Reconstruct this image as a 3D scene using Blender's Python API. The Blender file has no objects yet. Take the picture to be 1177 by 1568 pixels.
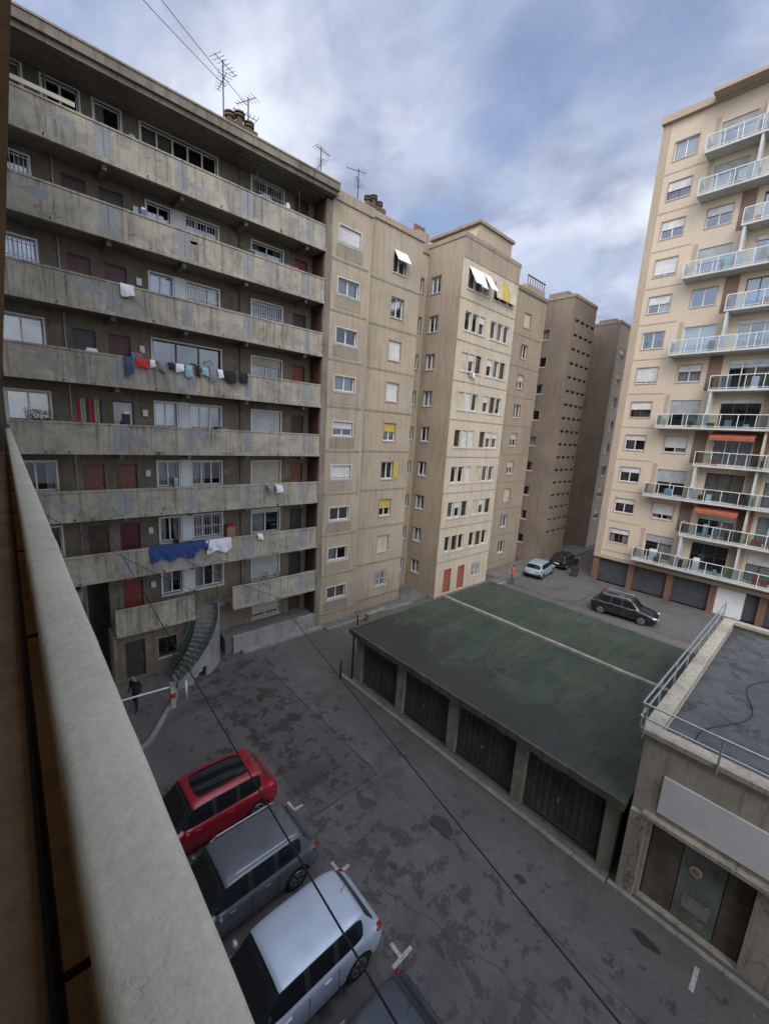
import bpy, bmesh, math, random
from mathutils import Vector, Matrix
random.seed(7)
R=random.random
def U(a,b): return a+(b-a)*random.random()
G=-12.85
scene=bpy.context.scene
SUN=Vector((-0.62,-0.50,0.72)).normalized()

# ------------------------------------------------------------ materials
MATS={}
def newmat(name):
    m=bpy.data.materials.new(name); m.use_nodes=True
    nt=m.node_tree; b=nt.nodes['Principled BSDF']; MATS[name]=m
    return m,nt,b
def N(nt,t,**k):
    n=nt.nodes.new(t)
    for a,v in k.items():
        if a in n.inputs: n.inputs[a].default_value=v
        else: setattr(n,a,v)
    return n
def coords(nt,scale=(1,1,1)):
    tc=N(nt,'ShaderNodeTexCoord'); mp=N(nt,'ShaderNodeMapping')
    mp.inputs['Scale'].default_value=scale
    nt.links.new(tc.outputs['Object'],mp.inputs['Vector']); return mp.outputs[0]
def noise(nt,vec,scale,detail=5,rough=.6,dist=0):
    n=N(nt,'ShaderNodeTexNoise'); n.inputs['Scale'].default_value=scale
    n.inputs['Detail'].default_value=min(detail,4); n.inputs['Roughness'].default_value=rough
    n.inputs['Distortion'].default_value=dist
    nt.links.new(vec,n.inputs['Vector']); return n.outputs[0]
def mrange(nt,v,a,b,c=0,d=1):
    n=N(nt,'ShaderNodeMapRange'); n.clamp=True
    for i,x in enumerate((a,b,c,d)): n.inputs[i+1].default_value=x
    nt.links.new(v,n.inputs[0]); return n.outputs[0]
def mixc(nt,f,a,b,mode='MIX'):
    n=N(nt,'ShaderNodeMix'); n.data_type='RGBA'; n.blend_type=mode
    for s,x in ((0,f),(6,a),(7,b)):
        if isinstance(x,(int,float)): n.inputs[s].default_value=x
        elif isinstance(x,tuple): n.inputs[s].default_value=(x[0],x[1],x[2],1)
        else: nt.links.new(x,n.inputs[s])
    return n.outputs[2]
def math_(nt,op,a,b=0):
    n=N(nt,'ShaderNodeMath'); n.operation=op
    for i,x in enumerate((a,b)):
        if isinstance(x,(int,float)): n.inputs[i].default_value=x
        else: nt.links.new(x,n.inputs[i])
    return n.outputs[0]
def bump(nt,b,h,s,d=.02):
    n=N(nt,'ShaderNodeBump'); n.inputs['Strength'].default_value=s; n.inputs['Distance'].default_value=d
    nt.links.new(h,n.inputs['Height']); nt.links.new(n.outputs[0],b.inputs['Normal'])
def concrete(name,c1,c2,streak=.5,dark=(.35,.33,.3),sc=.5,rough=.9,crack=0,patch=None,fine=25,stsc=2.0,bmp=False,pth=(.60,.63,.65)):
    m,nt,b=newmat(name); v=coords(nt)
    n1=noise(nt,v,sc,4,.65,0); c=mixc(nt,mrange(nt,n1,.35,.68),c1,c2)
    if patch:
        n3=noise(nt,v,1.3,3,.6,.4); c=mixc(nt,mrange(nt,n3,pth[0],pth[1],0,pth[2]),c,patch)
    vs=coords(nt,(stsc,stsc,.13)); n2=noise(nt,vs,2.2,4,.75)
    f=mrange(nt,n2,.50,.74,0,streak); c=mixc(nt,f,c,mixc(nt,1.0,c,dark,'MULTIPLY'))
    n4=noise(nt,v,fine*.35,4,.85); c=mixc(nt,mrange(nt,n4,.35,.7,0,.38),c,mixc(nt,1.0,c,(.5,.48,.45),'MULTIPLY'))
    if crack:
        vv=N(nt,'ShaderNodeTexVoronoi'); vv.feature='DISTANCE_TO_EDGE'; vv.inputs['Scale'].default_value=crack
        nd=N(nt,'ShaderNodeTexNoise'); nd.inputs['Scale'].default_value=crack*2; nd.inputs['Detail'].default_value=3; nt.links.new(v,nd.inputs['Vector'])
        ad=N(nt,'ShaderNodeVectorMath'); nt.links.new(v,ad.inputs[0]); nt.links.new(nd.outputs[1],ad.inputs[1]); nt.links.new(ad.outputs[0],vv.inputs['Vector'])
        ck=mrange(nt,vv.outputs['Distance'],.0,.014,1,0); mk=mrange(nt,n1,.50,.58)
        f2=math_(nt,'MULTIPLY',ck,mk); c=mixc(nt,math_(nt,'MULTIPLY',f2,.75),c,mixc(nt,1.0,c,(.25,.23,.2),'MULTIPLY'))
    nt.links.new(c,b.inputs['Base Color']); b.inputs['Roughness'].default_value=rough
    b.inputs['Specular IOR Level'].default_value=.25
    if bmp: bump(nt,b,noise(nt,v,fine,3,.7),.25,.008)
    return m
def plain(name,c,rough=.6,metal=0,var=.15,coat=0,spec=.5,sc=3.0):
    m,nt,b=newmat(name); v=coords(nt); n=noise(nt,v,sc,3,.6)
    cc=mixc(nt,mrange(nt,n,.3,.7,0,1),tuple(c),tuple(x*(1-var) for x in c))
    nt.links.new(cc,b.inputs['Base Color']); b.inputs['Roughness'].default_value=rough
    b.inputs['Metallic'].default_value=metal; b.inputs['Coat Weight'].default_value=coat
    b.inputs['Specular IOR Level'].default_value=spec; b.inputs['Coat Roughness'].default_value=.06
    return m
def slats(name,c,freq,axis='Z',rough=.6,var=.3,depth=.5):
    m,nt,b=newmat(name); v=coords(nt); w=N(nt,'ShaderNodeTexWave'); w.bands_direction=axis
    w.inputs['Scale'].default_value=freq; nt.links.new(v,w.inputs['Vector'])
    n=noise(nt,v,1.5,3,.7); c0=mixc(nt,mrange(nt,n,.35,.7),tuple(c),tuple(x*(1-var) for x in c))
    c1=mixc(nt,mrange(nt,w.outputs[1],0,.35,.45,0),c0,mixc(nt,1.0,c0,(.4,.4,.4),'MULTIPLY'))
    nt.links.new(c1,b.inputs['Base Color']); b.inputs['Roughness'].default_value=rough
    return m

concrete('parapet_concrete',(.46,.42,.335),(.30,.277,.22),.95,(.28,.26,.225),.8,patch=(.25,.245,.23),crack=.8,pth=(.50,.62,.6),stsc=2.6)
concrete('mortar_patch',(.32,.335,.345),(.25,.26,.265),.4)
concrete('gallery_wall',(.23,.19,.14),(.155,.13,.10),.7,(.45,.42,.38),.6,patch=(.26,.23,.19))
concrete('gallery_ceiling',(.27,.24,.2),(.18,.16,.135),.4)
concrete('fascia_concrete',(.26,.235,.185),(.165,.147,.115),.85,(.38,.35,.3))
concrete('facade_tan',(.44,.37,.275),(.36,.30,.22),.7,(.50,.46,.41),.35)
concrete('facade_band',(.33,.275,.205),(.25,.21,.155),.6,(.45,.42,.4))
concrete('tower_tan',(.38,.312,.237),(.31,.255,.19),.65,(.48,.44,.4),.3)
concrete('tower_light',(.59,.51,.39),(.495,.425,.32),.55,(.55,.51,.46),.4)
concrete('tower_brown',(.26,.21,.16),(.20,.16,.125),.6,(.45,.42,.4),.3)
concrete('right_cream',(.60,.51,.39),(.545,.455,.345),.22,(.7,.68,.65),.3)
concrete('right_tan',(.44,.36,.265),(.39,.32,.235),.2,(.6,.58,.55),.3)
concrete('right_brown',(.24,.165,.125),(.19,.13,.10),.2)
concrete('white_slab',(.58,.58,.55),(.46,.47,.45),.4,(.6,.6,.58),.8)
concrete('brick_pillar',(.22,.12,.085),(.17,.09,.07),.3)
concrete('near_cap',(.60,.585,.47),(.51,.495,.39),.15,(.6,.58,.5),2.2,fine=110,crack=4.5,bmp=True,patch=(.42,.405,.32),pth=(.62,.66,.6))
concrete('near_wall',(.60,.45,.30),(.42,.31,.20),.5,(.5,.45,.4),1.5,fine=60,bmp=True)
concrete('garage_wall',(.33,.31,.26),(.22,.205,.17),.8,(.35,.33,.3),.8)
concrete('garage_lip',(.14,.13,.11),(.08,.075,.065),.7,(.35,.33,.3),.8)
concrete('annex_wall',(.46,.42,.34),(.33,.30,.245),.75,(.4,.38,.35),.7,crack=.7)
concrete('base_wall',(.34,.34,.325),(.24,.24,.23),.7,(.4,.38,.36),.9,crack=.8)
concrete('pavement_mat',(.19,.185,.17),(.13,.125,.115),.3,sc=1.1)
concrete('kerb_stone',(.32,.31,.28),(.22,.215,.19),.4,sc=2)
concrete('roof_gravel',(.115,.12,.12),(.065,.07,.072),.3,sc=.9,patch=(.045,.047,.048),pth=(.56,.6,.7))
concrete('chimney_mat',(.17,.115,.08),(.10,.075,.055),.5)
concrete('stair_concrete',(.24,.24,.225),(.16,.16,.15),.5)
concrete('annex_door',(.20,.235,.20),(.12,.14,.125),.6,(.5,.4,.3),1.5,patch=(.36,.38,.34))
concrete('annex_door_brown',(.17,.145,.11),(.10,.085,.07),.6,(.5,.4,.3),1.5)
concrete('door_metal',(.105,.105,.104),(.062,.062,.061),.8,(.5,.45,.4),1.2)

plain('frame_white',(.70,.70,.68),.4); plain('frame_wood',(.13,.055,.03),.5); plain('frame_dark',(.05,.045,.04),.5)
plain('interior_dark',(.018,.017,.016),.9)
plain('door_brown',(.10,.045,.03),.55,var=.35); plain('door_red',(.24,.05,.03),.5,var=.3); plain('door_white',(.6,.6,.57),.5)
plain('door_maroon',(.10,.015,.03),.5); plain('door_orange',(.22,.085,.04),.5,var=.3); plain('door_tower_red',(.34,.09,.055),.5)
plain('panel_white',(.70,.72,.72),.45,var=.15,sc=1.5); plain('awning_white',(.78,.79,.8),.4,var=.08)
plain('yellow_blind',(.50,.37,.06),.6); plain('awning_orange',(.36,.10,.05),.8,var=.3)
plain('metal_grey',(.5,.52,.54),.4,.7); plain('metal_dark',(.02,.022,.025),.5,.4); plain('rail_green',(.03,.06,.05),.5); plain('cable_black',(.012,.012,.013),.6)
plain('white_paint',(.54,.54,.51),.8,var=.6,sc=14); plain('red_paint',(.5,.03,.02),.5)
plain('stain',(.04,.038,.036),.5,var=.3); plain('seam_tar',(.035,.034,.032),.6)
plain('cloth_blue',(.03,.07,.22),.9,var=.4); plain('cloth_white',(.7,.71,.74),.9); plain('cloth_red',(.5,.03,.03),.9)
plain('cloth_black',(.015,.015,.018),.9); plain('cloth_grey',(.2,.22,.25),.9); plain('cloth_jean',(.04,.08,.14),.9); plain('cloth_pink',(.5,.2,.3),.9)
plain('cloth_teal',(.25,.42,.45),.9); plain('skin',(.45,.26,.18),.6); plain('hair',(.02,.013,.01),.7); plain('hivis',(.75,.11,.02),.7)
plain('leaf',(.05,.09,.025),.7,var=.5); plain('terracotta',(.3,.1,.05),.8); plain('pot_blue',(.08,.15,.3),.5); plain('wood_light',(.3,.2,.1),.6)
slats('shutter_cream',(.55,.50,.38),6.5); slats('shutter_white',(.64,.64,.61),6.5); slats('shutter_brown',(.17,.11,.07),6.5)
slats('shutter_grey',(.36,.38,.38),6.5)
slats('garage_door_far',(.07,.075,.085),2.2,'Z',.55,.3)
slats('curtain_white',(.6,.6,.58),4,'X',.9,.15,.6); slats('curtain_beige',(.38,.33,.25),4,'X',.9,.2,.6)
def glassmat(name,refl,tint):
    m,nt,b=newmat(name); nt.nodes.remove(b); out=nt.nodes['Material Output']
    g=N(nt,'ShaderNodeBsdfGlossy'); g.inputs['Roughness'].default_value=.03; g.inputs['Color'].default_value=(.8,.86,.92,1)
    t=N(nt,'ShaderNodeBsdfTransparent'); t.inputs['Color'].default_value=tint+(1,)
    lw=N(nt,'ShaderNodeLayerWeight'); lw.inputs['Blend'].default_value=.25
    f=mrange(nt,lw.outputs['Fresnel'],0,.8,refl,.9)
    mx=N(nt,'ShaderNodeMixShader'); nt.links.new(f,mx.inputs[0]); nt.links.new(t.outputs[0],mx.inputs[1]); nt.links.new(g.outputs[0],mx.inputs[2])
    nt.links.new(mx.outputs[0],out.inputs[0])
glassmat('window_glass',.16,(.66,.70,.72)); glassmat('rail_glass',.10,(.62,.72,.76))
m,nt,b=newmat('car_glass'); b.inputs['Base Color'].default_value=(.012,.015,.018,1); b.inputs['Roughness'].default_value=.04; b.inputs['Coat Weight'].default_value=.5
m,nt,b=newmat('tail_light'); b.inputs['Base Color'].default_value=(.22,.008,.008,1); b.inputs['Roughness'].default_value=.15
m,nt,b=newmat('head_light'); b.inputs['Base Color'].default_value=(.6,.62,.65,1); b.inputs['Roughness'].default_value=.1
plain('tyre',(.018,.018,.018),.85); plain('rim',(.4,.41,.43),.3,.8); plain('car_plastic',(.022,.022,.024),.6); plain('plate',(.75,.75,.7),.5)
def carpaint(name,c,metal=.5):
    m,nt,b=newmat(name); v=coords(nt); n=noise(nt,v,2.5,4,.6)
    cc=mixc(nt,mrange(nt,n,.45,.8,0,.4),c,tuple(x*.6+.07 for x in c))
    nt.links.new(cc,b.inputs['Base Color']); b.inputs['Metallic'].default_value=metal
    nt.links.new(mrange(nt,n,.3,.8,.22,.5),b.inputs['Roughness']); b.inputs['Coat Weight'].default_value=.6; b.inputs['Coat Roughness'].default_value=.08
carpaint('paint_red',(.34,.012,.025),.15); carpaint('paint_graphite',(.12,.135,.16),.3); carpaint('paint_silver',(.47,.55,.65),.25)
carpaint('paint_navy',(.035,.045,.065),.2); carpaint('paint_black',(.012,.013,.016),.2); carpaint('paint_paleblue',(.36,.46,.52),.3); carpaint('paint_white',(.7,.7,.7),.0)

def asphalt(name,base,base2):
    m,nt,b=newmat(name); v=coords(nt)
    big=noise(nt,v,.2,4,.6,.1)
    c=mixc(nt,mrange(nt,big,.35,.65),base,base2)
    lt=noise(nt,coords(nt,(1.3,.5,1)),.9,4,.8,.1); c=mixc(nt,mrange(nt,lt,.48,.75,0,.5),c,tuple(x*1.45 for x in base2))
    xyz=N(nt,'ShaderNodeSeparateXYZ'); nt.links.new(v,xyz.inputs[0])
    band=mrange(nt,math_(nt,'ABSOLUTE',math_(nt,'SUBTRACT',xyz.outputs[0],7.2)),1.2,4.0,.045,-.045)
    st=math_(nt,'ADD',noise(nt,v,1.7,4,.72,.12),band)
    f=mrange(nt,st,.565,.60,0,.72)
    st2=math_(nt,'ADD',noise(nt,coords(nt,(1,1.7,1)),.38,4,.65,.1),math_(nt,'MULTIPLY',band,.6)); f2=mrange(nt,st2,.54,.66,0,.42)
    f=math_(nt,'MAXIMUM',f,f2)
    c=mixc(nt,f,c,tuple(x*.40 for x in base))
    g=noise(nt,v,22,4,.9); c=mixc(nt,mrange(nt,g,.3,.7,0,.55),c,mixc(nt,1.0,c,(.45,.45,.45),'MULTIPLY'))
    sp=noise(nt,v,11,3,.85); c=mixc(nt,mrange(nt,sp,.70,.75,0,.4),c,(.24,.23,.21))
    nt.links.new(c,b.inputs['Base Color'])
    nt.links.new(mrange(nt,f,0,.8,.85,.5),b.inputs['Roughness']); b.inputs['Specular IOR Level'].default_value=.3
asphalt('asphalt',(.116,.109,.104),(.136,.129,.124)); asphalt('asphalt_patch',(.098,.092,.088),(.115,.109,.105))
m,nt,b=newmat('green_roof'); v=coords(nt)
c=mixc(nt,mrange(nt,noise(nt,v,.5,4,.65,.2),.35,.65),(.030,.050,.032),(.052,.073,.045))
c=mixc(nt,mrange(nt,noise(nt,coords(nt,(.35,1.1,1)),.9,4,.7),.48,.72,0,.6),c,(.085,.09,.072))
xyz=N(nt,'ShaderNodeSeparateXYZ'); nt.links.new(v,xyz.inputs[0])
xm=mrange(nt,xyz.outputs[0],12.8,17.8,.22,-.08); wet=math_(nt,'ADD',noise(nt,v,.55,4,.65,.2),xm)
wf=mrange(nt,wet,.57,.63,0,.8); c=mixc(nt,wf,c,(.024,.026,.024))
st=noise(nt,coords(nt,(.5,2.2,1)),1.5,4,.8,.1); c=mixc(nt,mrange(nt,st,.50,.66,0,.75),c,(.024,.028,.023))
wv=N(nt,'ShaderNodeTexWave'); wv.bands_direction='Y'; wv.inputs['Scale'].default_value=.32; nt.links.new(v,wv.inputs['Vector'])
c=mixc(nt,mrange(nt,wv.outputs[1],0,.010,.5,0),c,(.02,.03,.02))
g=noise(nt,v,18,4,.9); c=mixc(nt,mrange(nt,g,.3,.7,0,.5),c,mixc(nt,1.0,c,(.5,.5,.5),'MULTIPLY'))
nt.links.new(c,b.inputs['Base Color']); nt.links.new(mrange(nt,wf,0,.8,.9,.45),b.inputs['Roughness'])

# ------------------------------------------------------------ mesh builder
class MB:
    def __init__(s): s.v=[];s.f=[];s.m=[];s.names=[]
    def mi(s,n):
        if n not in s.names: s.names.append(n)
        return s.names.index(n)
    def quad(s,pts,mat):
        k=len(s.v); s.v+= [tuple(p) for p in pts]; s.f.append(tuple(range(k,k+len(pts)))); s.m.append(s.mi(mat))
    def box(s,x0,x1,y0,y1,z0,z1,mat):
        s.hexa([(x0,y0,z0),(x1,y0,z0),(x1,y1,z0),(x0,y1,z0),(x0,y0,z1),(x1,y0,z1),(x1,y1,z1),(x0,y1,z1)],mat)
    def hexa(s,p,mat):
        k=len(s.v); s.v+=[tuple(q) for q in p]; i=s.mi(mat)
        for f in ((0,3,2,1),(4,5,6,7),(0,1,5,4),(1,2,6,5),(2,3,7,6),(3,0,4,7)):
            s.f.append(tuple(k+a for a in f)); s.m.append(i)
    def tube(s,p,q,r,mat,n=8,r2=None):
        p=Vector(p);q=Vector(q);d=(q-p).normalized(); a=d.orthogonal().normalized(); b=d.cross(a); r2=r if r2 is None else r2
        k=len(s.v); i=s.mi(mat)
        for c,rr in ((p,r),(q,r2)):
            for j in range(n):
                t=2*math.pi*j/n; s.v.append(tuple(c+rr*(math.cos(t)*a+math.sin(t)*b)))
        for j in range(n):
            s.f.append((k+j,k+(j+1)%n,k+n+(j+1)%n,k+n+j)); s.m.append(i)
        s.f.append(tuple(k+n-1-j for j in range(n))); s.m.append(i)
        s.f.append(tuple(k+n+j for j in range(n))); s.m.append(i)
    def ell(s,c,rx,ry,rz,mat,nu=12,nv=8):
        k=len(s.v); i=s.mi(mat)
        for a in range(nv+1):
            ph=math.pi*a/nv
            for b_ in range(nu):
                th=2*math.pi*b_/nu; s.v.append((c[0]+rx*math.sin(ph)*math.cos(th),c[1]+ry*math.sin(ph)*math.sin(th),c[2]+rz*math.cos(ph)))
        for a in range(nv):
            for b_ in range(nu):
                s.f.append((k+a*nu+b_,k+(a+1)*nu+b_,k+(a+1)*nu+(b_+1)%nu,k+a*nu+(b_+1)%nu)); s.m.append(i)
    def make(s,name,parent=None,smooth=False):
        me=bpy.data.meshes.new(name); me.from_pydata(s.v,[],s.f)
        for n in s.names: me.materials.append(MATS[n])
        me.polygons.foreach_set('material_index',s.m)
        if smooth: me.polygons.foreach_set('use_smooth',[True]*len(me.polygons))
        me.update(); o=bpy.data.objects.new(name,me); scene.collection.objects.link(o)
        if parent: o.parent=parent
        return o
def empty(name,loc=(0,0,0)):
    e=bpy.data.objects.new(name,None); e.location=loc; e.empty_display_size=.5; scene.collection.objects.link(e); return e

def mpY(Y0): return lambda u,d,z:(u,Y0+d,z)
def mpX(X0): return lambda u,d,z:(X0+d,u,z)
def fbox(mb,mp,a,b,d0,d1,c,d,mat):
    mb.hexa([mp(a,d0,c),mp(b,d0,c),mp(b,d1,c),mp(a,d1,c),mp(a,d0,d),mp(b,d0,d),mp(b,d1,d),mp(a,d1,d)],mat)
def facade(mb,mp,u0,u1,z0,z1,holes,mat,rev=.18):
    us=sorted(set([u0,u1]+[h[0] for h in holes]+[h[1] for h in holes])); zs=sorted(set([z0,z1]+[h[2] for h in holes]+[h[3] for h in holes]))
    us=[u for u in us if u0<=u<=u1]; zs=[z for z in zs if z0<=z<=z1]
    for i in range(len(zs)-1):
        run=None
        for j in range(len(us)-1):
            cu=(us[j]+us[j+1])/2; cz=(zs[i]+zs[i+1])/2
            inside=any(h[0]<cu<h[1] and h[2]<cz<h[3] for h in holes)
            if inside:
                if run is not None: mb.quad([mp(run,0,zs[i]),mp(us[j],0,zs[i]),mp(us[j],0,zs[i+1]),mp(run,0,zs[i+1])],mat); run=None
            elif run is None: run=us[j]
        if run is not None: mb.quad([mp(run,0,zs[i]),mp(us[-1],0,zs[i]),mp(us[-1],0,zs[i+1]),mp(run,0,zs[i+1])],mat)
    for a,b,c,d in holes:
        mb.quad([mp(a,0,c),mp(a,rev,c),mp(a,rev,d),mp(a,0,d)],mat); mb.quad([mp(b,0,c),mp(b,0,d),mp(b,rev,d),mp(b,rev,c)],mat)
        mb.quad([mp(a,0,c),mp(b,0,c),mp(b,rev,c),mp(a,rev,c)],mat); mb.quad([mp(a,0,d),mp(a,rev,d),mp(b,rev,d),mp(b,0,d)],mat)
def window(mb,mp,a,b,c,d,n=2,frame='frame_white',shut=0,shutmat='shutter_cream',curt=None,rev=.18,grille=False,sill=True,surround=None):
    t=.055
    if sill: fbox(mb,mp,a-.06,b+.06,-.05,rev-.06,c-.06,c-.002,'white_slab' if sill is True else sill)
    if surround:
        w=.07
        fbox(mb,mp,a-w,a,-.022,.02,c,d,surround); fbox(mb,mp,b,b+w,-.022,.02,c,d,surround); fbox(mb,mp,a-w,b+w,-.025,.02,d,d+w,surround)
        fbox(mb,mp,a-w,b+w,-.028,.018,c-w-.06,c-.061,surround)
    f0,f1=rev-.06,rev
    fbox(mb,mp,a,a+t,f0,f1,c,d,frame); fbox(mb,mp,b-t,b,f0,f1,c,d,frame); fbox(mb,mp,a+t,b-t,f0,f1,c,c+t,frame); fbox(mb,mp,a+t,b-t,f0,f1,d-t,d,frame)
    for i in range(1,n):
        u=a+(b-a)*i/n; fbox(mb,mp,u-.035,u+.035,f0-.005,f1,c+t,d-t,frame)
    g=rev-.025; mb.quad([mp(a+t,g,c+t),mp(b-t,g,c+t),mp(b-t,g,d-t),mp(a+t,g,d-t)],'window_glass')
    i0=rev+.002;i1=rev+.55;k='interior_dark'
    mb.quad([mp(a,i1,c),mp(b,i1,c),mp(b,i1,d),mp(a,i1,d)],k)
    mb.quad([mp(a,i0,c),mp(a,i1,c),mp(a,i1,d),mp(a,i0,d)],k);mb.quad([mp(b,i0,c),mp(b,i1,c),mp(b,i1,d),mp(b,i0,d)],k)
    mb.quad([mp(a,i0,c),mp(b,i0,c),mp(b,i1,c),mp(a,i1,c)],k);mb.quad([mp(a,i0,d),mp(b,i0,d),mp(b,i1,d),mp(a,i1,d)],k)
    if curt is None: curt=random.choice([None,None,'curtain_white','curtain_white','curtain_beige'])
    if curt:
        w=(b-a); kk=random.choice([0,1,2])
        segs=[(a+.06,a+w*U(.2,.35)),(b-w*U(.2,.35),b-.06)] if kk==0 else ([(a+.06,b-.06)] if kk==1 else [(a+.06,a+w*U(.4,.6))])
        for p,q in segs:
            nn=max(4,int((q-p)/.07)); 
            for i in range(nn):
                u1=p+(q-p)*i/nn;u2=p+(q-p)*(i+1)/nn;d1=rev+.08+(.03 if i%2 else 0);d2=rev+.08+(0 if i%2 else .03)
                mb.quad([mp(u1,d1,c+.03),mp(u2,d2,c+.03),mp(u2,d2,d-.03),mp(u1,d1,d-.03)],curt)
    if shut>0:
        zb=d-(d-c)*shut; fbox(mb,mp,a+.01,b-.01,f0-.045,f0-.02,zb,d-.003,shutmat)
    if grille:
        nb=max(4,int((b-a)/.13))
        for i in range(nb+1):
            u=a+.01+(b-a-.02)*i/nb; fbox(mb,mp,u-.009,u+.009,-.035,-.017,c-.03,d+.03,'frame_white' if frame=='frame_white' else 'metal_dark')
        for z in (c+.1,(c+d)/2,d-.1): fbox(mb,mp,a-.02,b+.02,-.045,-.036,z-.012,z+.012,'frame_white' if frame=='frame_white' else 'metal_dark')
def door(mb,mp,a,b,c,d,mat,rev=.15,fr='frame_dark'):
    t=.05
    fbox(mb,mp,a,a+t,rev-.07,rev,c,d,fr);fbox(mb,mp,b-t,b,rev-.07,rev,c,d,fr);fbox(mb,mp,a+t,b-t,rev-.07,rev,d-t,d,fr)
    fbox(mb,mp,a+t,b-t,rev-.03,rev+.02,c,d-t,mat)
    for z0,z1 in ((c+.15,c+.9),(c+1.05,d-.2)): fbox(mb,mp,a+.17,b-.17,rev-.045,rev-.031,z0,z1,mat)
    fbox(mb,mp,b-.13,b-.1,rev-.08,rev-.031,c+.98,c+1.03,'metal_grey')

S=2.85
rowz=[9.95-S*i for i in range(8)]; rowz[0]=9.78
# ------------------------------------------------------------ LEFT BUILDING
B1=empty('apartment_building')
wall=MB(); win=MB(); par=MB(); clut=MB()
YP,YW=21.2,22.5
mpW=mpY(YW)
holes=[];XE=13.95
doors=['door_brown','door_brown','door_maroon','frame_dark','door_red','door_orange','door_brown','door_red']
PASS=(.16,3.1,G,-7.55)
for i,fz in enumerate(rowz+[G]):
    ground=(i==8)
    c,d=fz+.97,fz+2.2
    if i==0: c,d=fz+1.35,fz+2.47
    if ground:
        c,d=-11.75,-10.45
        h=(10.3,12.1,c,d); holes.append(h); window(win,mpW,*h,n=2,shut=.8,grille=True)
        h=(12.75,13.6,G+1,-10.5); holes.append(h); door(win,mpW,*h,'door_brown')
        continue
    if i<7:
        h=(.17,1.5,c,d); holes.append(h); window(win,mpW,*h,n=2,curt='curtain_white',grille=(i in(1,2)),surround='frame_white',frame='frame_white')
        if i!=0:
            h=(2.45,3.25,fz,fz+2.1); holes.append(h)
            if i==4:
                door(win,mpW,*h,'door_brown')
                for k in range(9):
                    u=2.42+k*.1; par_c=['cloth_red','cloth_teal','yellow_blind','cloth_blue','awning_orange'][k%5]
                    fbox(win,mpW,u,u+.085,-.05+.01*(k%2),-.03+.01*(k%2),fz+.1,fz+2.1,par_c)
            else: door(win,mpW,*h,doors[i])
        else:
            h=(2.1,3.2,c,d); holes.append(h); window(win,mpW,*h,n=2,surround='frame_white')
    if i==0:
        h=(3.7,4.6,c,d); holes.append(h); window(win,mpW,*h,n=1,surround='frame_white')
    else:
        h=(3.7,4.55,fz,fz+2.1); holes.append(h); door(win,mpW,*h,['frame_dark','frame_dark','door_maroon','door_maroon','door_white','door_orange','door_maroon','door_red'][i])
    a0=5.45
    if i in (0,):
        h=(a0-.1,a0+3.1,c,d); holes.append(h); window(win,mpW,*h,n=5,frame='frame_white',curt='curtain_beige',surround='frame_white')
    elif i==3:
        h=(a0,a0+3.15,c,d); holes.append(h); window(win,mpW,*h,n=3,frame='frame_wood',grille=False,surround='frame_white',curt='curtain_beige')
    else:
        h=(a0,a0+.95,c,d); holes.append(h); window(win,mpW,*h,n=2,surround='frame_white',shut=.0)
        fbox(win,mpW,a0+1.04,a0+1.52,-.02,.02,c-.1,d+.09,'panel_white')
        h=(a0+1.6,a0+3.1,c,d); holes.append(h); window(win,mpW,*h,n=3,curt='curtain_white',grille=(i in(1,2,6)),surround='frame_white')
    h=(10.3,12.05,c-(.15 if i else 0),d); holes.append(h); window(win,mpW,*h,n=2,shut=[0,0,0,.3,1,1,.15,1][i],shutmat=random.choice(['shutter_cream','shutter_white']),grille=(i in(0,2,7)),surround='frame_white')
    h=(12.75,13.6,fz,fz+2.1 if i else d); holes.append(h); door(win,mpW,*h,['door_brown','door_red','frame_dark','door_red','door_brown','door_orange','frame_dark','frame_dark'][i])
holes.append(PASS)
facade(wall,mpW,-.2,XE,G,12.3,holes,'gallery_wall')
wall.box(XE,14.35,YP-.03,YW+.3,G,12.2,'fascia_concrete')
wall.box(XE-.006,XE-.001,YP+.15,YW-.01,G+1,12.2,'door_brown')
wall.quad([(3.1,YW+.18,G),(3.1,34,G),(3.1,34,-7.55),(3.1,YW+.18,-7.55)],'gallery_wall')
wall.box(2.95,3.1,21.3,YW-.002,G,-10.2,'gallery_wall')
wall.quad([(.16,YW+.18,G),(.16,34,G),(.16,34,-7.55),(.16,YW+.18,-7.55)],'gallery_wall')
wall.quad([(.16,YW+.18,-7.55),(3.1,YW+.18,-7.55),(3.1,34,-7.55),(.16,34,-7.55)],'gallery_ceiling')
wall.quad([(3.1,34,G),(80,34,G),(80,34,12.8),(3.1,34,12.8)],'facade_band')
wall.quad([(-13,34,-7.55),(3.1,34,-7.55),(3.1,34,12.8),(-13,34,12.8)],'facade_band')
wall.quad([(-13,34,G),(.16,34,G),(.16,34,-7.55),(-13,34,-7.55)],'facade_band')
def prow(x0,x1,fz,first=False):
    par.box(x0,x1,YP+.14,YW-.002,fz-.18,fz,'gallery_ceiling')
    par.box(x0,x1,YP,YP+.14,fz-.06,fz+1.02,'parapet_concrete')
    par.box(x0,x1,YP-.055,YP+.14,fz-.22,fz-.061,'parapet_concrete')
    par.box(x0,x1,YP-.03,YP+.17,fz+1.021,fz+1.09,'parapet_concrete')
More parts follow.
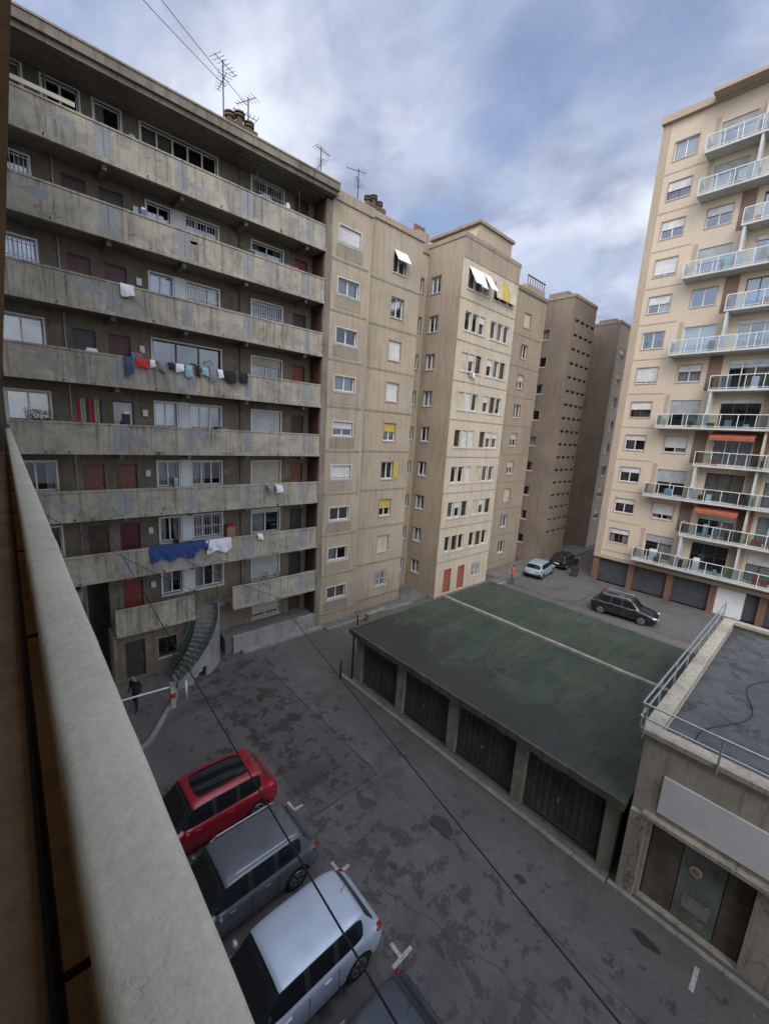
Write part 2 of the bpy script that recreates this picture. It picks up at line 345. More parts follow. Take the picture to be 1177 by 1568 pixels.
for i,fz in enumerate(rowz):
    if i<7: prow(.165,XE-.008,fz)
    else: prow(3.1,6.6,fz); prow(8.6,XE-.008,fz)
    for X in (3.75,6.6,9.5,12.9):
        if i==7 and X<8: continue
        k=8; w=U(.17,.34)
        zz=[fz-.05+ (1.0)*j/k for j in range(k+1)]
        L=[X-w*U(.7,1.2) for _ in zz]; Rr=[X+w*U(.7,1.2) for _ in zz]
        for j in range(k): par.quad([(L[j],YP-.004,zz[j]),(Rr[j],YP-.004,zz[j]),(Rr[j+1],YP-.004,zz[j+1]),(L[j+1],YP-.004,zz[j+1])],'mortar_patch')
        par.box(X-.08,X+.08,YP+.15,YW-.01,fz-.4,fz-.181,'gallery_ceiling')
        par.box(X-.012,X+.012,YP-.006,YP-.0045,fz-.05,fz+1.0,'gallery_wall')
    for q in range(3):
        X=U(.8,13)
        if i==7 and X<9: continue
        zc=fz+U(.1,.8); rx=U(.15,.5); rz=U(.06,.18); ph=U(0,6)
        par.quad([(X+rx*math.cos(t)*(1+.3*math.sin(3*t+ph)),YP-.003,max(fz-.04,min(fz+1.0,zc+rz*math.sin(t)*(1+.3*math.sin(2*t+ph))))) for t in [2*math.pi*j/12 for j in range(12)]],'mortar_patch')
    for X in (1.9,5.2,8.2,11.2):
        par.tube((X,YP-.16,fz-.12),(X,YP-.02,fz-.1),.025,'metal_dark',6)
for i,fz in enumerate(rowz[:8]):
    for X in [U(1.6,13) for _ in range(6)]:
        if i==7 and X<8.8: continue
        h=U(.5,1.6); wd=U(.15,.5); yy=random.choice([YW-.45,YP+.25]); mt=random.choice(['door_brown','panel_white','cloth_grey','metal_dark','cloth_teal','wood_light','pot_blue'])
        clut.box(X,X+wd,yy,yy+.3,fz,fz+h,mt)
        if h>1.0: clut.box(X+.03,X+wd-.03,yy+.02,yy+.28,fz+h+.001,fz+h+U(.05,.15),random.choice(['cloth_red','cloth_white','cloth_grey']))
    clut.tube((2.2,YW-.06,fz),(2.2,YW-.06,fz+2.6),.035,'metal_grey',6)
    clut.tube((9.6,YW-.06,fz),(9.6,YW-.06,fz+2.6),.03,'chimney_mat',6)
    clut.box(4.9,5.1,YW-.1,YW-.01,fz+1.5,fz+1.8,'panel_white')
    if i in (1,2,5): 
        for X in (10.4,12.0): clut.tube((X,YP,fz+.95),(X,YP-.45,fz+1.0),.012,'metal_grey',5)
        for q in (.15,.3,.43): clut.tube((10.4,YP-q,fz+.98),(12.0,YP-q,fz+.98),.005,'metal_grey',4)
wall.box(-.2,14.35,20.75,34,12.3,12.5,'fascia_concrete')
wall.box(-.2,14.40,20.62,34,12.501,12.83,'fascia_concrete')
wall.box(-13,-.201,20.62,34,12.3,12.83,'fascia_concrete')
wall.box(-.2,14.42,20.58,20.9,12.831,12.90,'facade_band')
for X in (10.0,12.3): clut.tube((X,YP+.05,rowz[0]+1.1),(X,YP+.05,12.28),.03,'metal_dark',6)
clut.tube((9.0,YP-.1,12.1),(13.7,YP-.1,12.1),.04,'metal_dark',6)
clut.box(.2,2.9,YP-.07,YP-.03,10.95,11.1,'shutter_cream'); 
mpg=mpY(21.55)
hs=[(3.45,4.3,G+.15,-10.75),(4.9,5.75,-12.0,-10.95)]
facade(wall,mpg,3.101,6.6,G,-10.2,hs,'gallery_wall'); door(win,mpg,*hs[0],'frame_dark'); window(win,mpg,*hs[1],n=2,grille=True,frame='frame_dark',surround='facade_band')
wall.quad([(6.6,21.55,G),(6.6,YW,G),(6.6,YW,-10.2),(6.6,21.55,-10.2)],'gallery_wall')
wall.box(8.6,XE-.008,YP-.05,YP+.14,G,-11.85,'base_wall'); wall.box(8.2,XE-.008,YP+.1401,YW-.002,G,-11.9,'pavement_mat')
zw=[10.8-2.69*i for i in range(9)]
mpA=mpY(21.17); hA=[]
for i,z in enumerate(zw):
    h=(14.85,16.35,z-.42,z+.42); hA.append(h); window(win,mpA,*h,n=2,shut=random.choice([0,0,.5,.9]),shutmat='shutter_white',surround='white_slab')
    fbox(wall,mpA,14.36,17.0,-.018,.02,z-1.45,z-1.33,'facade_band')
    fbox(wall,mpA,14.62,16.55,-.012,.02,z-1.2,z-.60,'tower_tan' if i%2 else 'facade_band')
facade(wall,mpA,14.35,17.2,G,12.35,hA,'facade_tan')
wall.quad([(17.2,21.17,G),(17.2,21.6,G),(17.2,21.6,12.35),(17.2,21.17,12.35)],'facade_tan')
wall.box(14.401,17.25,21.1,34,12.351,12.86,'tower_tan')
wall.tube((17.35,21.5,G),(17.35,21.5,13.0),.07,'facade_band',8)
mpB=mpY(21.6); hB=[]
for i,z in enumerate(zw):
    h=(19.4,20.5,z-.6,z+.6); hB.append(h)
    yb=(i in (4,5,6)); window(win,mpB,*h,n=2,shut=[0,0,1,1,.5,0,.55,1,0][i],shutmat='yellow_blind' if yb else random.choice(['shutter_white','shutter_cream']),surround='tower_tan',grille=(i==8))
    fbox(wall,mpB,17.45,21.98,-.02,.02,z-1.42,z-1.30,'facade_band')
    if i in (5,): fbox(win,mpB,20.52,20.95,-.06,-.03,z-.6,z+.6,'yellow_blind')
facade(wall,mpB,17.2,22.0,G,12.7,hB,'facade_tan')
wall.quad([(22.0,21.6,G),(22.0,23.2,G),(22.0,23.2,12.7),(22.0,21.6,12.7)],'facade_tan')
wall.box(17.251,22.1,21.5,34,12.701,13.05,'tower_tan')
win.hexa([(19.38,21.56,11.45),(20.52,21.56,11.45),(20.52,21.53,11.47),(19.38,21.53,11.47),(19.38,21.1,10.75),(20.52,21.1,10.75),(20.52,21.07,10.78),(19.38,21.07,10.78)],'awning_white')
mpC=mpY(23.2); hC=[]
for z in zw:
    h=(23.2,23.95,z-.5,z+.5); hC.append(h); window(win,mpC,*h,n=1,surround='facade_band')
facade(wall,mpC,22.0,24.3,G,13.0,hC,'facade_tan'); wall.box(22.101,24.3,23.1,34,13.001,13.3,'tower_tan')
wall.tube((22.15,23.05,G),(22.15,23.05,13.0),.06,'chimney_mat',8)
def tower(x0,x1,yf,yb,zt,faceL,front,kind):
    mL=mpX(x0); mF=mpY(yf); hL=[];hF=[]
    if kind==1:
        for z in zw:
            h=(21.8,22.7,z-.55,z+.55); hL.append(h); window(win,mL,*h,n=2,surround='facade_band',curt='curtain_white')
        for i in range(8):
            z=11.0-2.78*i
            for a,b in ((24.95,27.55),(28.15,30.85)):
                w=(b-a)/3
                for k in range(3):
                    h=(a+w*k+.08,a+w*(k+1)-.08,z-.62,z+.62); hF.append(h)
                    window(win,mF,*h,n=1,frame='frame_white' if (k+i)%4 else 'frame_wood',shut=random.choice([0,0,0,.4,1]) if i>0 else 0,shutmat=random.choice(['shutter_white','shutter_cream','shutter_white']),sill=False)
                    if i==0:
                        wu0,wu1=h[0]-.05,h[1]+.05; o=[.75,.55,.85][k]
                        mt='awning_white' if a<26 else ('shutter_cream' if k!=1 else 'yellow_blind')
                        if a<26: win.hexa([(wu0,yf-.03,z+.7),(wu1,yf-.03,z+.7),(wu1,yf-.06,z+.72),(wu0,yf-.06,z+.72),(wu0,yf-o,z-.5),(wu1,yf-o,z-.5),(wu1,yf-o-.03,z-.47),(wu0,yf-o-.03,z-.47)],mt)
                        else: win.hexa([(wu0,yf-.03,z+.7),(wu1,yf-.03,z+.7),(wu1,yf-.06,z+.72),(wu0,yf-.06,z+.72),(wu0,yf-.3,z-.6),(wu1,yf-.3,z-.6),(wu1,yf-.33,z-.57),(wu0,yf-.33,z-.57)],mt)
                fbox(win,mF,a-.05,b+.05,-.05,.0,z-.76,z-.66,'white_slab')
            fbox(wall,mF,x0+.01,x1-.01,-.02,.01,z-1.46,z-1.38,'tower_tan')
        for a in (25.3,27.1):
            h=(a,a+.95,G+.2,-10.6); hF.append(h); door(win,mF,*h,'door_tower_red')
        h=(29.0,30.3,-11.9,-10.7); hF.append(h); window(win,mF,*h,n=2,grille=True)
    elif kind==2:
        for z in zw[:]:
            h=(22.4,23.2,z-.5,z+.5); hL.append(h); window(win,mL,*h,n=1,surround='facade_band')
        for i in range(17):
            z=12.0-1.35*i
            if z<-10.5: break
            for a in (x0+.7,x0+1.9,x0+3.1,x0+4.3)[:4]:
                if a+.85<x1: hF.append((a,a+.85,z-.13,z+.13)); fbox(win,mF,a,a+.85,.15,.19,z-.13,z+.13,'interior_dark')
    elif kind==3:
        for i in range(8):
            z=10.8-2.78*i
            for a in (x0+1.0,x0+3.6,x0+6.2,x0+8.8):
                h=(a,a+1.6,z-.6,z+.6); hF.append(h); window(win,mF,*h,n=2,shut=random.choice([0,.5]))
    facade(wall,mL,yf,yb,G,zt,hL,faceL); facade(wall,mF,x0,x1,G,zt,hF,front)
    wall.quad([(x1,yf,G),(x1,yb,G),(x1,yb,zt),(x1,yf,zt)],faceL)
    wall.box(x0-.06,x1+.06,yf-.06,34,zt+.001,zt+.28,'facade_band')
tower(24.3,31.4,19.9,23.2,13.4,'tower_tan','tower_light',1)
wall.box(24.3,31.4,19.9-.03,19.88,12.15,13.4,'tower_tan')
wall.hexa([(26.0,20.5,13.68),(30.8,20.5,13.68),(30.8,25,13.68),(26.0,25,13.68),(26.6,20.5,15.1),(30.8,20.5,15.1),(30.8,25,15.1),(26.6,25,15.1)],'facade_tan')
wall.box(26.3,31.0,20.35,25.2,15.101,15.3,'facade_band'); wall.box(28,28.9,21.2,22,15.301,15.6,'chimney_mat')
mpD=mpY(21.7); hD=[]
for z in zw:
    for a in (32.6,35.8):
        h=(a,a+1.1,z-.6,z+.6); hD.append(h); window(win,mpD,*h,n=2,surround='facade_band',shut=random.choice([0,.5,1]))
    fbox(wall,mpD,31.41,39.48,-.02,.02,z-1.42,z-1.32,'facade_band')
facade(wall,mpD,31.4,39.5,G,13.0,hD,'tower_tan'); wall.box(31.46,39.6,21.6,34,13.001,13.3,'tower_brown')
wall.quad([(39.5,21.7,G),(39.5,24,G),(39.5,24,13),(39.5,21.7,13)],'tower_brown')
mpE=mpY(24.0); hE=[]
for z in zw:
    h=(40.7,41.6,z-.5,z+.5); hE.append(h); window(win,mpE,*h,n=1)
facade(wall,mpE,39.5,42,G,13.0,hE,'tower_tan'); wall.box(39.601,42,23.9,34,13.001,13.3,'tower_brown')
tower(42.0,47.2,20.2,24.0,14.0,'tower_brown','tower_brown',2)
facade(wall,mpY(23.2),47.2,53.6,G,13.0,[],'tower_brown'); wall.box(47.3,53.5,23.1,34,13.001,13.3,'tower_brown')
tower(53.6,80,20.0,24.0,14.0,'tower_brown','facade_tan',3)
wall.quad([(80,20,G),(80,34,G),(80,34,12.8),(80,20,12.8)],'tower_brown')
roof=MB()
for (x,y,zb,n) in ((9.0,21.3,12.9,3),(17.7,22.0,13.05,3)):
    roof.box(x-.5,x+.9,y-.3,y+.5,zb,zb+.4,'chimney_mat')
    for k in range(n):
        cx=x-.25+.45*k; h=.65 if k!=1 else .85
        roof.tube((cx,y+.1,zb+.4),(cx,y+.1,zb+h),.17,'chimney_mat',12,.15); roof.tube((cx,y+.1,zb+h),(cx,y+.1,zb+h+.07),.24,'chimney_mat',12); roof.tube((cx,y+.1,zb+h+.14),(cx,y+.1,zb+h+.19),.24,'chimney_mat',12)
        roof.tube((cx,y+.1,zb+h+.07),(cx,y+.1,zb+h+.14),.10,'interior_dark',8)
roof.box(23.6,24.8,23.8,24.8,13.3,14.7,'facade_band')
for k in range(3): roof.tube((23.8+.4*k,24.3,14.7),(23.8+.4*k,24.3,15.2),.15,'chimney_mat',10)
roof.box(37.2,40.5,22.6,24.5,13.3,14.4,'tower_tan')
for k in range(8): roof.tube((37.3+.44*k,22.7,14.4),(37.3+.44*k,22.7,15.1),.04,'chimney_mat',6)
roof.box(37.2,40.6,22.65,22.75,15.1,15.18,'chimney_mat')
roof.box(43,46.4,21.5,23.5,14.28,15.0,'tower_brown'); roof.box(56,59,21.5,23.5,14.28,15.2,'tower_brown')
wall.make('walls',B1); win.make('windows',B1); par.make('gallery_parapets',B1); clut.make('gallery_fittings',B1); roof.make('chimneys',B1)

def antenna(x,y,z,h,rot,scale=1):
    e=empty('tv_antenna',(x,y,z)); m=MB(); m.tube((0,0,0),(0,0,h),.028,'metal_dark',6)
    for lev,an in ((h-.1,rot),(h-.75,rot+1.1)):
        c=Vector((math.cos(an),math.sin(an),0)); s_=Vector((-c.y,c.x,0))
        m.tube(Vector((0,0,lev))-c*.5*scale,Vector((0,0,lev))+c*.8*scale,.015,'metal_dark',5)
        for k in range(7):
            p=Vector((0,0,lev))+c*scale*(-.45+.2*k); l=(.36-.035*k)*scale
            m.tube(p-s_*l,p+s_*l,.009,'metal_dark',4)
    m.make('mast',e)
antenna(8.7,22.0,12.83,3.2,.4,1.0); antenna(9.8,21.8,12.83,2.2,2.0,.9); antenna(14.0,22.0,12.83,2.1,.2,.8); antenna(16.6,22.0,12.86,2.1,2.8,.9)

st=empty('outdoor_staircase'); m=MB(); cx,cy=5.3,22.3; n=16
for k in range(n):
    a0=math.radians(-92+84*k/n); a1=math.radians(-92+84*(k+1)/n); z1=G+2.85*(k+1)/n; z0=G if k<3 else z1-.45
    ri,ro=1.55,2.65
    P=lambda r,a,z:(cx+r*math.cos(a),cy+r*math.sin(a),z)
    m.hexa([P(ri,a0,z0),P(ro,a0,z0),P(ro,a1,z0),P(ri,a1,z0),P(ri,a0,z1),P(ro,a0,z1),P(ro,a1,z1),P(ri,a1,z1)],'stair_concrete')
    m.hexa([P(ro+.001,a0,G if k>5 else z0),P(ro+.13,a0,G if k>5 else z0),P(ro+.13,a1,G if k>5 else z0),P(ro+.001,a1,G if k>5 else z0),P(ro+.001,a0,z1+.15),P(ro+.13,a0,z1+.15),P(ro+.13,a1,z1+.33),P(ro+.001,a1,z1+.33)],'base_wall')
    for r in (ri+.04,ro+.06):
        m.tube(P(r,a0,z1),P(r,a0,z1+.95),.018,'rail_green',6)
        am=(a0+a1)/2; m.tube(P(r,am,z1+.05),P(r,am,z1+1.03),.014,'rail_green',5)
        m.tube(P(r,a0,z1+.95),P(r,a1,z1+.95+2.85/n),.03,'rail_green',6); m.tube(P(r,a0,z1+.5),P(r,a1,z1+.5+2.85/n),.018,'rail_green',6)
m.box(6.61,8.58,22.06,YW-.003,-10.2,-10.0,'stair_concrete')
m.make('steps',st)

def laundry(name,pieces,y,zt):
    e=empty(name); m=MB()
    for (x0,x1,drop,mat) in pieces:
        nx=max(6,int((x1-x0)/.06)); nz=8; ph=U(0,6); sk=U(-.08,.08)
        def P(i,j):
            x=x0+(x1-x0)*i/nx; t=j/nz; w=.035*math.sin(i*1.3+ph)+.03*math.sin(i*.6+j*.5+ph)
            dz=drop*(1+.14*math.sin(i*.45+ph)+sk*i/nx)
            return (x+(.03*math.sin(j+ph)+sk)*t*.5,y-.03-.05*min(1,t*3)-abs(w)*(.4+t),zt-dz*t)
        k=len(m.v); mi=m.mi(mat)
        for i in range(nx+1):
            for j in range(nz+1): m.v.append(P(i,j))
        for i in range(nx):
            for j in range(nz): a=k+i*(nz+1)+j; m.f.append((a,a+nz+1,a+nz+2,a+1)); m.m.append(mi)
        m.quad([(x0,y-.035,zt),(x1,y-.035,zt),(x1,y+.2,zt+.015),(x0,y+.2,zt+.015)],mat)
    m.make('cloths',e,True); return e
z4=rowz[3]+1.1; x=4.0; pcs=[]
for mt,w,d in (('cloth_jean',.35,.75),('cloth_red',.5,.4),('cloth_white',.2,.3),('cloth_grey',.3,.4),('cloth_black',.25,.35),('cloth_white',.35,.35),('cloth_teal',.3,.5),('cloth_black',.2,.45),('cloth_teal',.3,.4),('cloth_grey',.3,.55),('cloth_white',.25,.4),('cloth_black',.6,.5),('cloth_black',.5,.45)):
    pcs.append((x,x+w,d,mt)); x+=w+U(.04,.14)
laundry('hanging_laundry',pcs,YP-.04,z4)
laundry('hanging_laundry',[(4.6,6.6,.65,'cloth_blue'),(6.4,7.4,.42,'cloth_blue'),(7.2,8.5,.62,'cloth_white'),(10.0,10.3,.3,'cloth_white')],YP-.04,rowz[6]+1.1)
laundry('hanging_laundry',[(4.0,4.5,.45,'cloth_white')],YP-.04,rowz[2]+1.1)
laundry('hanging_laundry',[(10.5,10.8,.35,'cloth_grey'),(11.0,11.4,.4,'cloth_white')],YP-.2,rowz[5]+1.0)
laundry('hanging_laundry',[(25.9,26.2,.3,'cloth_pink'),(26.3,26.6,.35,'cloth_white')],19.82,4.75)

def plant(name,loc,h,r):
    e=empty(name,loc); m=MB(); m.tube((0,0,0),(0,0,.28),.13,'terracotta',10,.17)
    for k in range(5): m.tube((0,0,.25),(U(-.1,.1),U(-.1,.1),h*.7),.012,'frame_wood',5)
    for k in range(260):
        t=R(); an=U(0,6.28); rr=r*math.sqrt(R())*(1-.4*abs(t-.4)); c=Vector((rr*math.cos(an),rr*math.sin(an),.3+(h-.3)*t))
        d=Vector((U(-1,1),U(-1,1),U(-.6,1))).normalized(); s_=d.orthogonal().normalized(); l=U(.05,.11)
        m.quad([c,c+d*l*.5+s_*l*.25,c+d*l,c+d*l*.5-s_*l*.25],'leaf')
    m.make('foliage',e)
for X,i,h in ((2.0,6,1.8),(.9,4,1.5),(1.4,4,1.5),(10.6,7,1.5),(11.5,7,1.4),(7.6,3,1.5),(12.2,5,1.4),(1.7,5,1.5)): plant('potted_plant',(X,YP+.38,rowz[i]),h,.3)

# ------------------------------------------------------------ RIGHT BUILDING
B2=empty('apartment_building'); wall=MB(); win=MB(); bal=MB(); rl=MB()
XR=41.6; mp=mpX(XR); hs=[]; Y0=-8.0; Y1=14.6
for f in range(12):
    z=-8.16+2.87*f; fl=z-1.45
    fr='frame_white' if R()<.7 else 'frame_wood'
    h=(11.95,13.55,z-.65,z+.65); hs.append(h); window(win,mp,*h,n=2,frame=fr,shut=random.choice([0,0,.35,.5,.9]),shutmat='shutter_white',surround='right_tan')
    odd=(f%2==0) or f==11
    if not odd:
        h=(8.9,10.5,z-.65,z+.65); hs.append(h); window(win,mp,*h,n=2,frame='frame_white',shut=random.choice([0,.4,.7]),shutmat='shutter_white',surround='right_tan')
        fbox(wall,mp,7.62,8.5,-.03,.01,fl+.05,fl+2.65,'right_brown')
    else:
        h=(8.5,10.6,fl+.08,z+.75); hs.append(h); window(win,mp,*h,n=2,frame='frame_white',shut=random.choice([0,.3,.5]),shutmat='shutter_grey',sill=False)
        fbox(wall,mp,10.7,11.0,-.03,.01,fl+.05,fl+2.65,'right_tan')
    for a in (4.8,1.2,-2.4,-6.0):
        h=(a,a+2.4,fl+.08,z+.8); hs.append(h); window(win,mp,*h,n=3,frame='frame_white' if R()<.6 else 'frame_dark',shut=random.choice([0,.15,.4]),shutmat='shutter_white',sill=False)
        fbox(wall,mp,a-1.0,a-.1,-.03,.01,fl+.05,fl+2.65,'right_brown' if not odd else 'right_tan')
    yl=11.1 if odd else 8.0
    xf=40.35
    bal.box(xf,XR-.002,Y0,yl,fl-.16,fl,'white_slab')
    rl.box(xf+.02,xf+.06,Y0,yl-.02,fl+.98,fl+1.03,'frame_white'); rl.box(xf+.06,XR-.04,yl-.06,yl-.02,fl+.98,fl+1.03,'frame_white')
    rl.box(xf+.02,xf+.06,Y0,yl-.02,fl+.08,fl+.11,'frame_white')
    y=yl-.04
    while y>Y0:
        rl.box(xf+.015,xf+.065,y-.02,y+.02,fl,fl+.98,'frame_white'); y-=1.05
    rl.quad([(xf+.04,Y0,fl+.13),(xf+.04,yl-.04,fl+.13),(xf+.04,yl-.04,fl+.95),(xf+.04,Y0,fl+.95)],'rail_glass')
    rl.quad([(xf+.04,yl-.04,fl+.13),(XR-.05,yl-.04,fl+.13),(XR-.05,yl-.04,fl+.95),(xf+.04,yl-.04,fl+.95)],'rail_glass')
    if odd: bal.box(xf+.07,XR-.003,7.7,7.86,fl+.001,fl+2.70,'white_slab')
    for yy in (4.1,.5,-3.1): bal.box(xf+.25,XR-.003,yy-.06,yy+.06,fl+.001,fl+2.70,'white_slab' if odd else 'right_cream')
    if f in (1,3): 
        bal.hexa([(xf-.1,4.6,fl+2.15),(XR-.05,4.6,fl+2.6),(XR-.05,7.3,fl+2.6),(xf-.1,7.3,fl+2.15),(xf-.1,4.6,fl+2.18),(XR-.05,4.6,fl+2.65),(XR-.05,7.3,fl+2.65),(xf-.1,7.3,fl+2.18)],'awning_orange')
        bal.box(xf-.12,xf-.101,4.6,7.3,fl+1.95,fl+2.17,'awning_orange')
    fbox(wall,mp,11.2,14.0,-.02,.01,fl-.14,fl-.04,'right_tan')
    for k in range(8):
        yy=U(-2,10.3 if odd else 7.2); wd=U(.2,.6); xx=xf+U(.15,.6); hh=U(.3,1.1)
        rl.box(xx,xx+.3,yy,yy+wd,fl,fl+hh,random.choice(['cloth_grey','leaf','panel_white','cloth_teal','door_brown','wood_light','terracotta']))
facade(wall,mp,Y0,Y1,-10.2,25.6,hs,'right_cream')
wall.box(XR-.06,XR-.001,14.05,14.62,-10.2,25.6,'right_tan')
wall.quad([(XR,Y1,G),(XR+13,Y1,G),(XR+13,Y1,25.6),(XR,Y1,25.6)],'right_cream'); wall.quad([(XR,Y0,G),(XR+13,Y0,G),(XR+13,Y0,25.6),(XR,Y0,25.6)],'right_cream'); wall.quad([(XR+13,Y0,G),(XR+13,Y1,G),(XR+13,Y1,25.6),(XR+13,Y0,25.6)],'right_cream')
wall.box(XR-.35,XR+13.2,Y0-.2,Y1+.1,25.601,26.1,'right_tan'); wall.box(XR-1.3,XR-.351,Y0,11.2,25.7,25.95,'right_tan')
hg=[]; y=14.1
while y-2.6>Y0: hg.append((y-2.6,y,G,-10.55)); y-=3.05
facade(wall,mp,Y0,Y1,G,-10.2,hg,'brick_pillar',rev=.35)
for a,b,c,d in hg: fbox(win,mp,a,b,.33,.38,c,d,'garage_door_far')
fbox(wall,mp,3.2,5.2,.1,.32,G,-10.6,'panel_white')
wall.box(XR-.2,XR-.002,Y0,Y1,-10.5,-10.2,'right_tan')
wall.make('walls',B2); win.make('windows',B2); bal.make('balcony_slabs',B2); rl.make('balcony_railings',B2)

# ------------------------------------------------------------ NEAR BUILDING (camera's own)
B3=empty('apartment_building'); m=MB(); 
NF=-1.62
for k in range(-3,5):
    fz=NF+2.85*k
    xo=.15 if k<=0 else .125
    m.box(-1.3,xo-.02,-18,21.15,fz-.2,fz,'near_wall')
    if k!=0:
        m.box(.03,xo,-18,21.15,fz-.2 if k<0 else fz+.0005,fz+.9,'parapet_concrete')
    else:
        m.box(.052,.148,-18,21.15,fz+.001,-.775,'near_wall')
        m.box(.040,.0519,-18,21.15,-.87,-.80,'near_cap')
        m.tube((-.02,-18,-1.30),(-.02,21,-1.30),.018,'metal_dark',8)
        for yy in range(-17,21,2): m.tube((-.02,yy,-1.30),(.053,yy,-1.30),.010,'metal_dark',6)
mpn=mpX(-1.3); holes=[]
for k in range(-3,5):
    fz=NF+2.85*k
    for y in range(-16,20,5):
        h=(y,y+.9,fz,fz+2.1); holes.append((y,y+.9,fz,fz+2.1)); h2=(y+1.8,y+3.2,fz+1,fz+2.1); holes.append(h2)
        if abs(k)<=1: m.box(-1.47,-1.43,y,y+.9,fz,fz+2.1,'door_brown'); m.box(-1.47,-1.44,y+1.8,y+3.2,fz+1,fz+2.1,'frame_white')
facade(m,mpn,-18,21.15,NF-3*2.85,12.5,holes,'near_wall'); m.box(-13,-1.55,-18,21.15,G,12.5,'interior_dark')
m.box(-13,.13,-18,20.6,12.5,12.83,'fascia_concrete')
m.box(-1.5,.13,-18,21.1,G,NF-3*2.85-.2,'fascia_concrete')
m.make('galleries',B3)
m=MB(); prof=[]
x0,x1,zt,zb=.030,.168,-.70,-.79
for a in range(0,91,15):
    t=math.radians(a); prof.append((x0+.03-.03*math.cos(t),zt-.03+.03*math.sin(t)))
for i in range(1,5): prof.append((x0+.03+(x1-x0-.06)*i/5,zt+.004))
for a in range(90,-1,-15):
    t=math.radians(a); prof.append((x1-.03+.03*math.cos(t),zt-.03+.03*math.sin(t)))
prof+= [(x1,zb),(x0,zb)]
ys=[-18,-10,-5,-2,-1]+[-.9+.03*i for i in range(150)]+[3.7+.4*i for i in range(44)]
ys=[y for y in ys if y<21.1]+[21.15]
from mathutils import noise as mn
rings=[]
for y in ys:
    ring=[]
    for (px,pz) in prof:
        nn=mn.noise(Vector((px*7,y*3,pz*7)))*.0028+mn.noise(Vector((px*30,y*15,pz*30)))*.0006
        ring.append((px+nn,y,pz+nn))
    rings.append(ring)
for r in rings: m.v+=r
L=len(prof); mi=m.mi('near_cap')
for i in range(len(rings)-1):
    for j in range(L): m.f.append((i*L+j,(i+1)*L+j,(i+1)*L+(j+1)%L,i*L+(j+1)%L)); m.m.append(mi)
m.make('parapet_cap',B3,True)

# ------------------------------------------------------------ GARAGES
Gr=empty('garage_block'); m=MB(); XF=12.6; ZR=-10.05
ys=[14.9,11.85,8.8,5.75,2.72]
for i,y in enumerate(ys):
    m.box(XF-.02,XF+.3,y-.2,y+.2,G,ZR-.22,'garage_wall')
    if i in (1,2,3): m.box(XF-.03,XF-.021,y-.17,y+.12,G+1.2,G+2.1,'kerb_stone')
    if i<4:
        ya,yb=ys[i+1]+.2,y-.2
        m.box(XF+.2,XF+.25,ya,yb,G+.02,ZR-.45,'door_metal'); m.box(XF+.03,XF+.3,ya,yb,ZR-.449,ZR-.22,'garage_lip')
        m.box(XF+.13,XF+.199,ya,ya+.07,G,ZR-.45,'frame_dark'); m.box(XF+.165,XF+.199,(ya+yb)/2-.02,(ya+yb)/2+.02,G+.03,ZR-.45,'frame_dark')
        k=ya+.15
        while k<yb-.15: m.box(XF+.172,XF+.1999,k,k+.10,G+.05,ZR-.5,'door_metal'); k+=.235
        for zz in (G+.12,G+1.2): m.box(XF+.155,XF+.1715,ya+.1,yb-.1,zz,zz+.07,'door_metal')
        m.box(XF+.14,XF+.154,(ya+yb)/2+.1,(ya+yb)/2+.14,G+1,G+1.15,'metal_grey')
m.box(XF+.301,19.55,14.85,15.1,G,ZR-.22,'garage_wall'); m.box(19.75,24.7,14.85,15.1,G,ZR-.22,'garage_wall'); m.box(24.5,24.7,2.4,14.849,G,ZR-.22,'garage_wall')
def sheet(x0,x1,y0,y1,zf,nx,ny,mat,mb,amp=.02):
    k=len(mb.v); mi=mb.mi(mat)
    for i in range(nx+1):
        for j in range(ny+1):
            x=x0+(x1-x0)*i/nx;y=y0+(y1-y0)*j/ny; mb.v.append((x,y,zf(x,y)+amp*mn.noise(Vector((x*.6,y*.6,1)))))
    for i in range(nx):
        for j in range(ny): a=k+i*(ny+1)+j; mb.f.append((a,a+ny+1,a+ny+2,a+1)); mb.m.append(mi)
sheet(XF-.25,19.6,2.4,15.35,lambda x,y:ZR+(x-12.6)*.01,30,40,'green_roof',m)
m.box(XF-.25,19.55,2.4,15.35,ZR-.22,ZR-.05,'garage_lip')
sheet(19.75,24.9,2.4,15.35,lambda x,y:ZR+.05,20,40,'green_roof',m); m.box(19.75,24.9,2.4,15.35,ZR-.22,ZR,'garage_lip')
y=2.4
while y<15.3: w=U(.9,1.1); m.box(19.55,19.76,y,min(y+w-.012,15.4),ZR-.22,ZR+.2+U(0,.015),'kerb_stone'); y+=w
y=2.4
while y<15.3:
    w=U(.15,.6); m.box(XF-.29-U(0,.03),XF-.245,y,min(y+w,15.35),ZR-.2-U(0,.09),ZR+.02+U(0,.03),'garage_lip'); y+=w+.004
m.box(XF-.3,24.9,15.351,15.43,ZR-.2,ZR+.06,'chimney_mat')
m.make('structure',Gr)

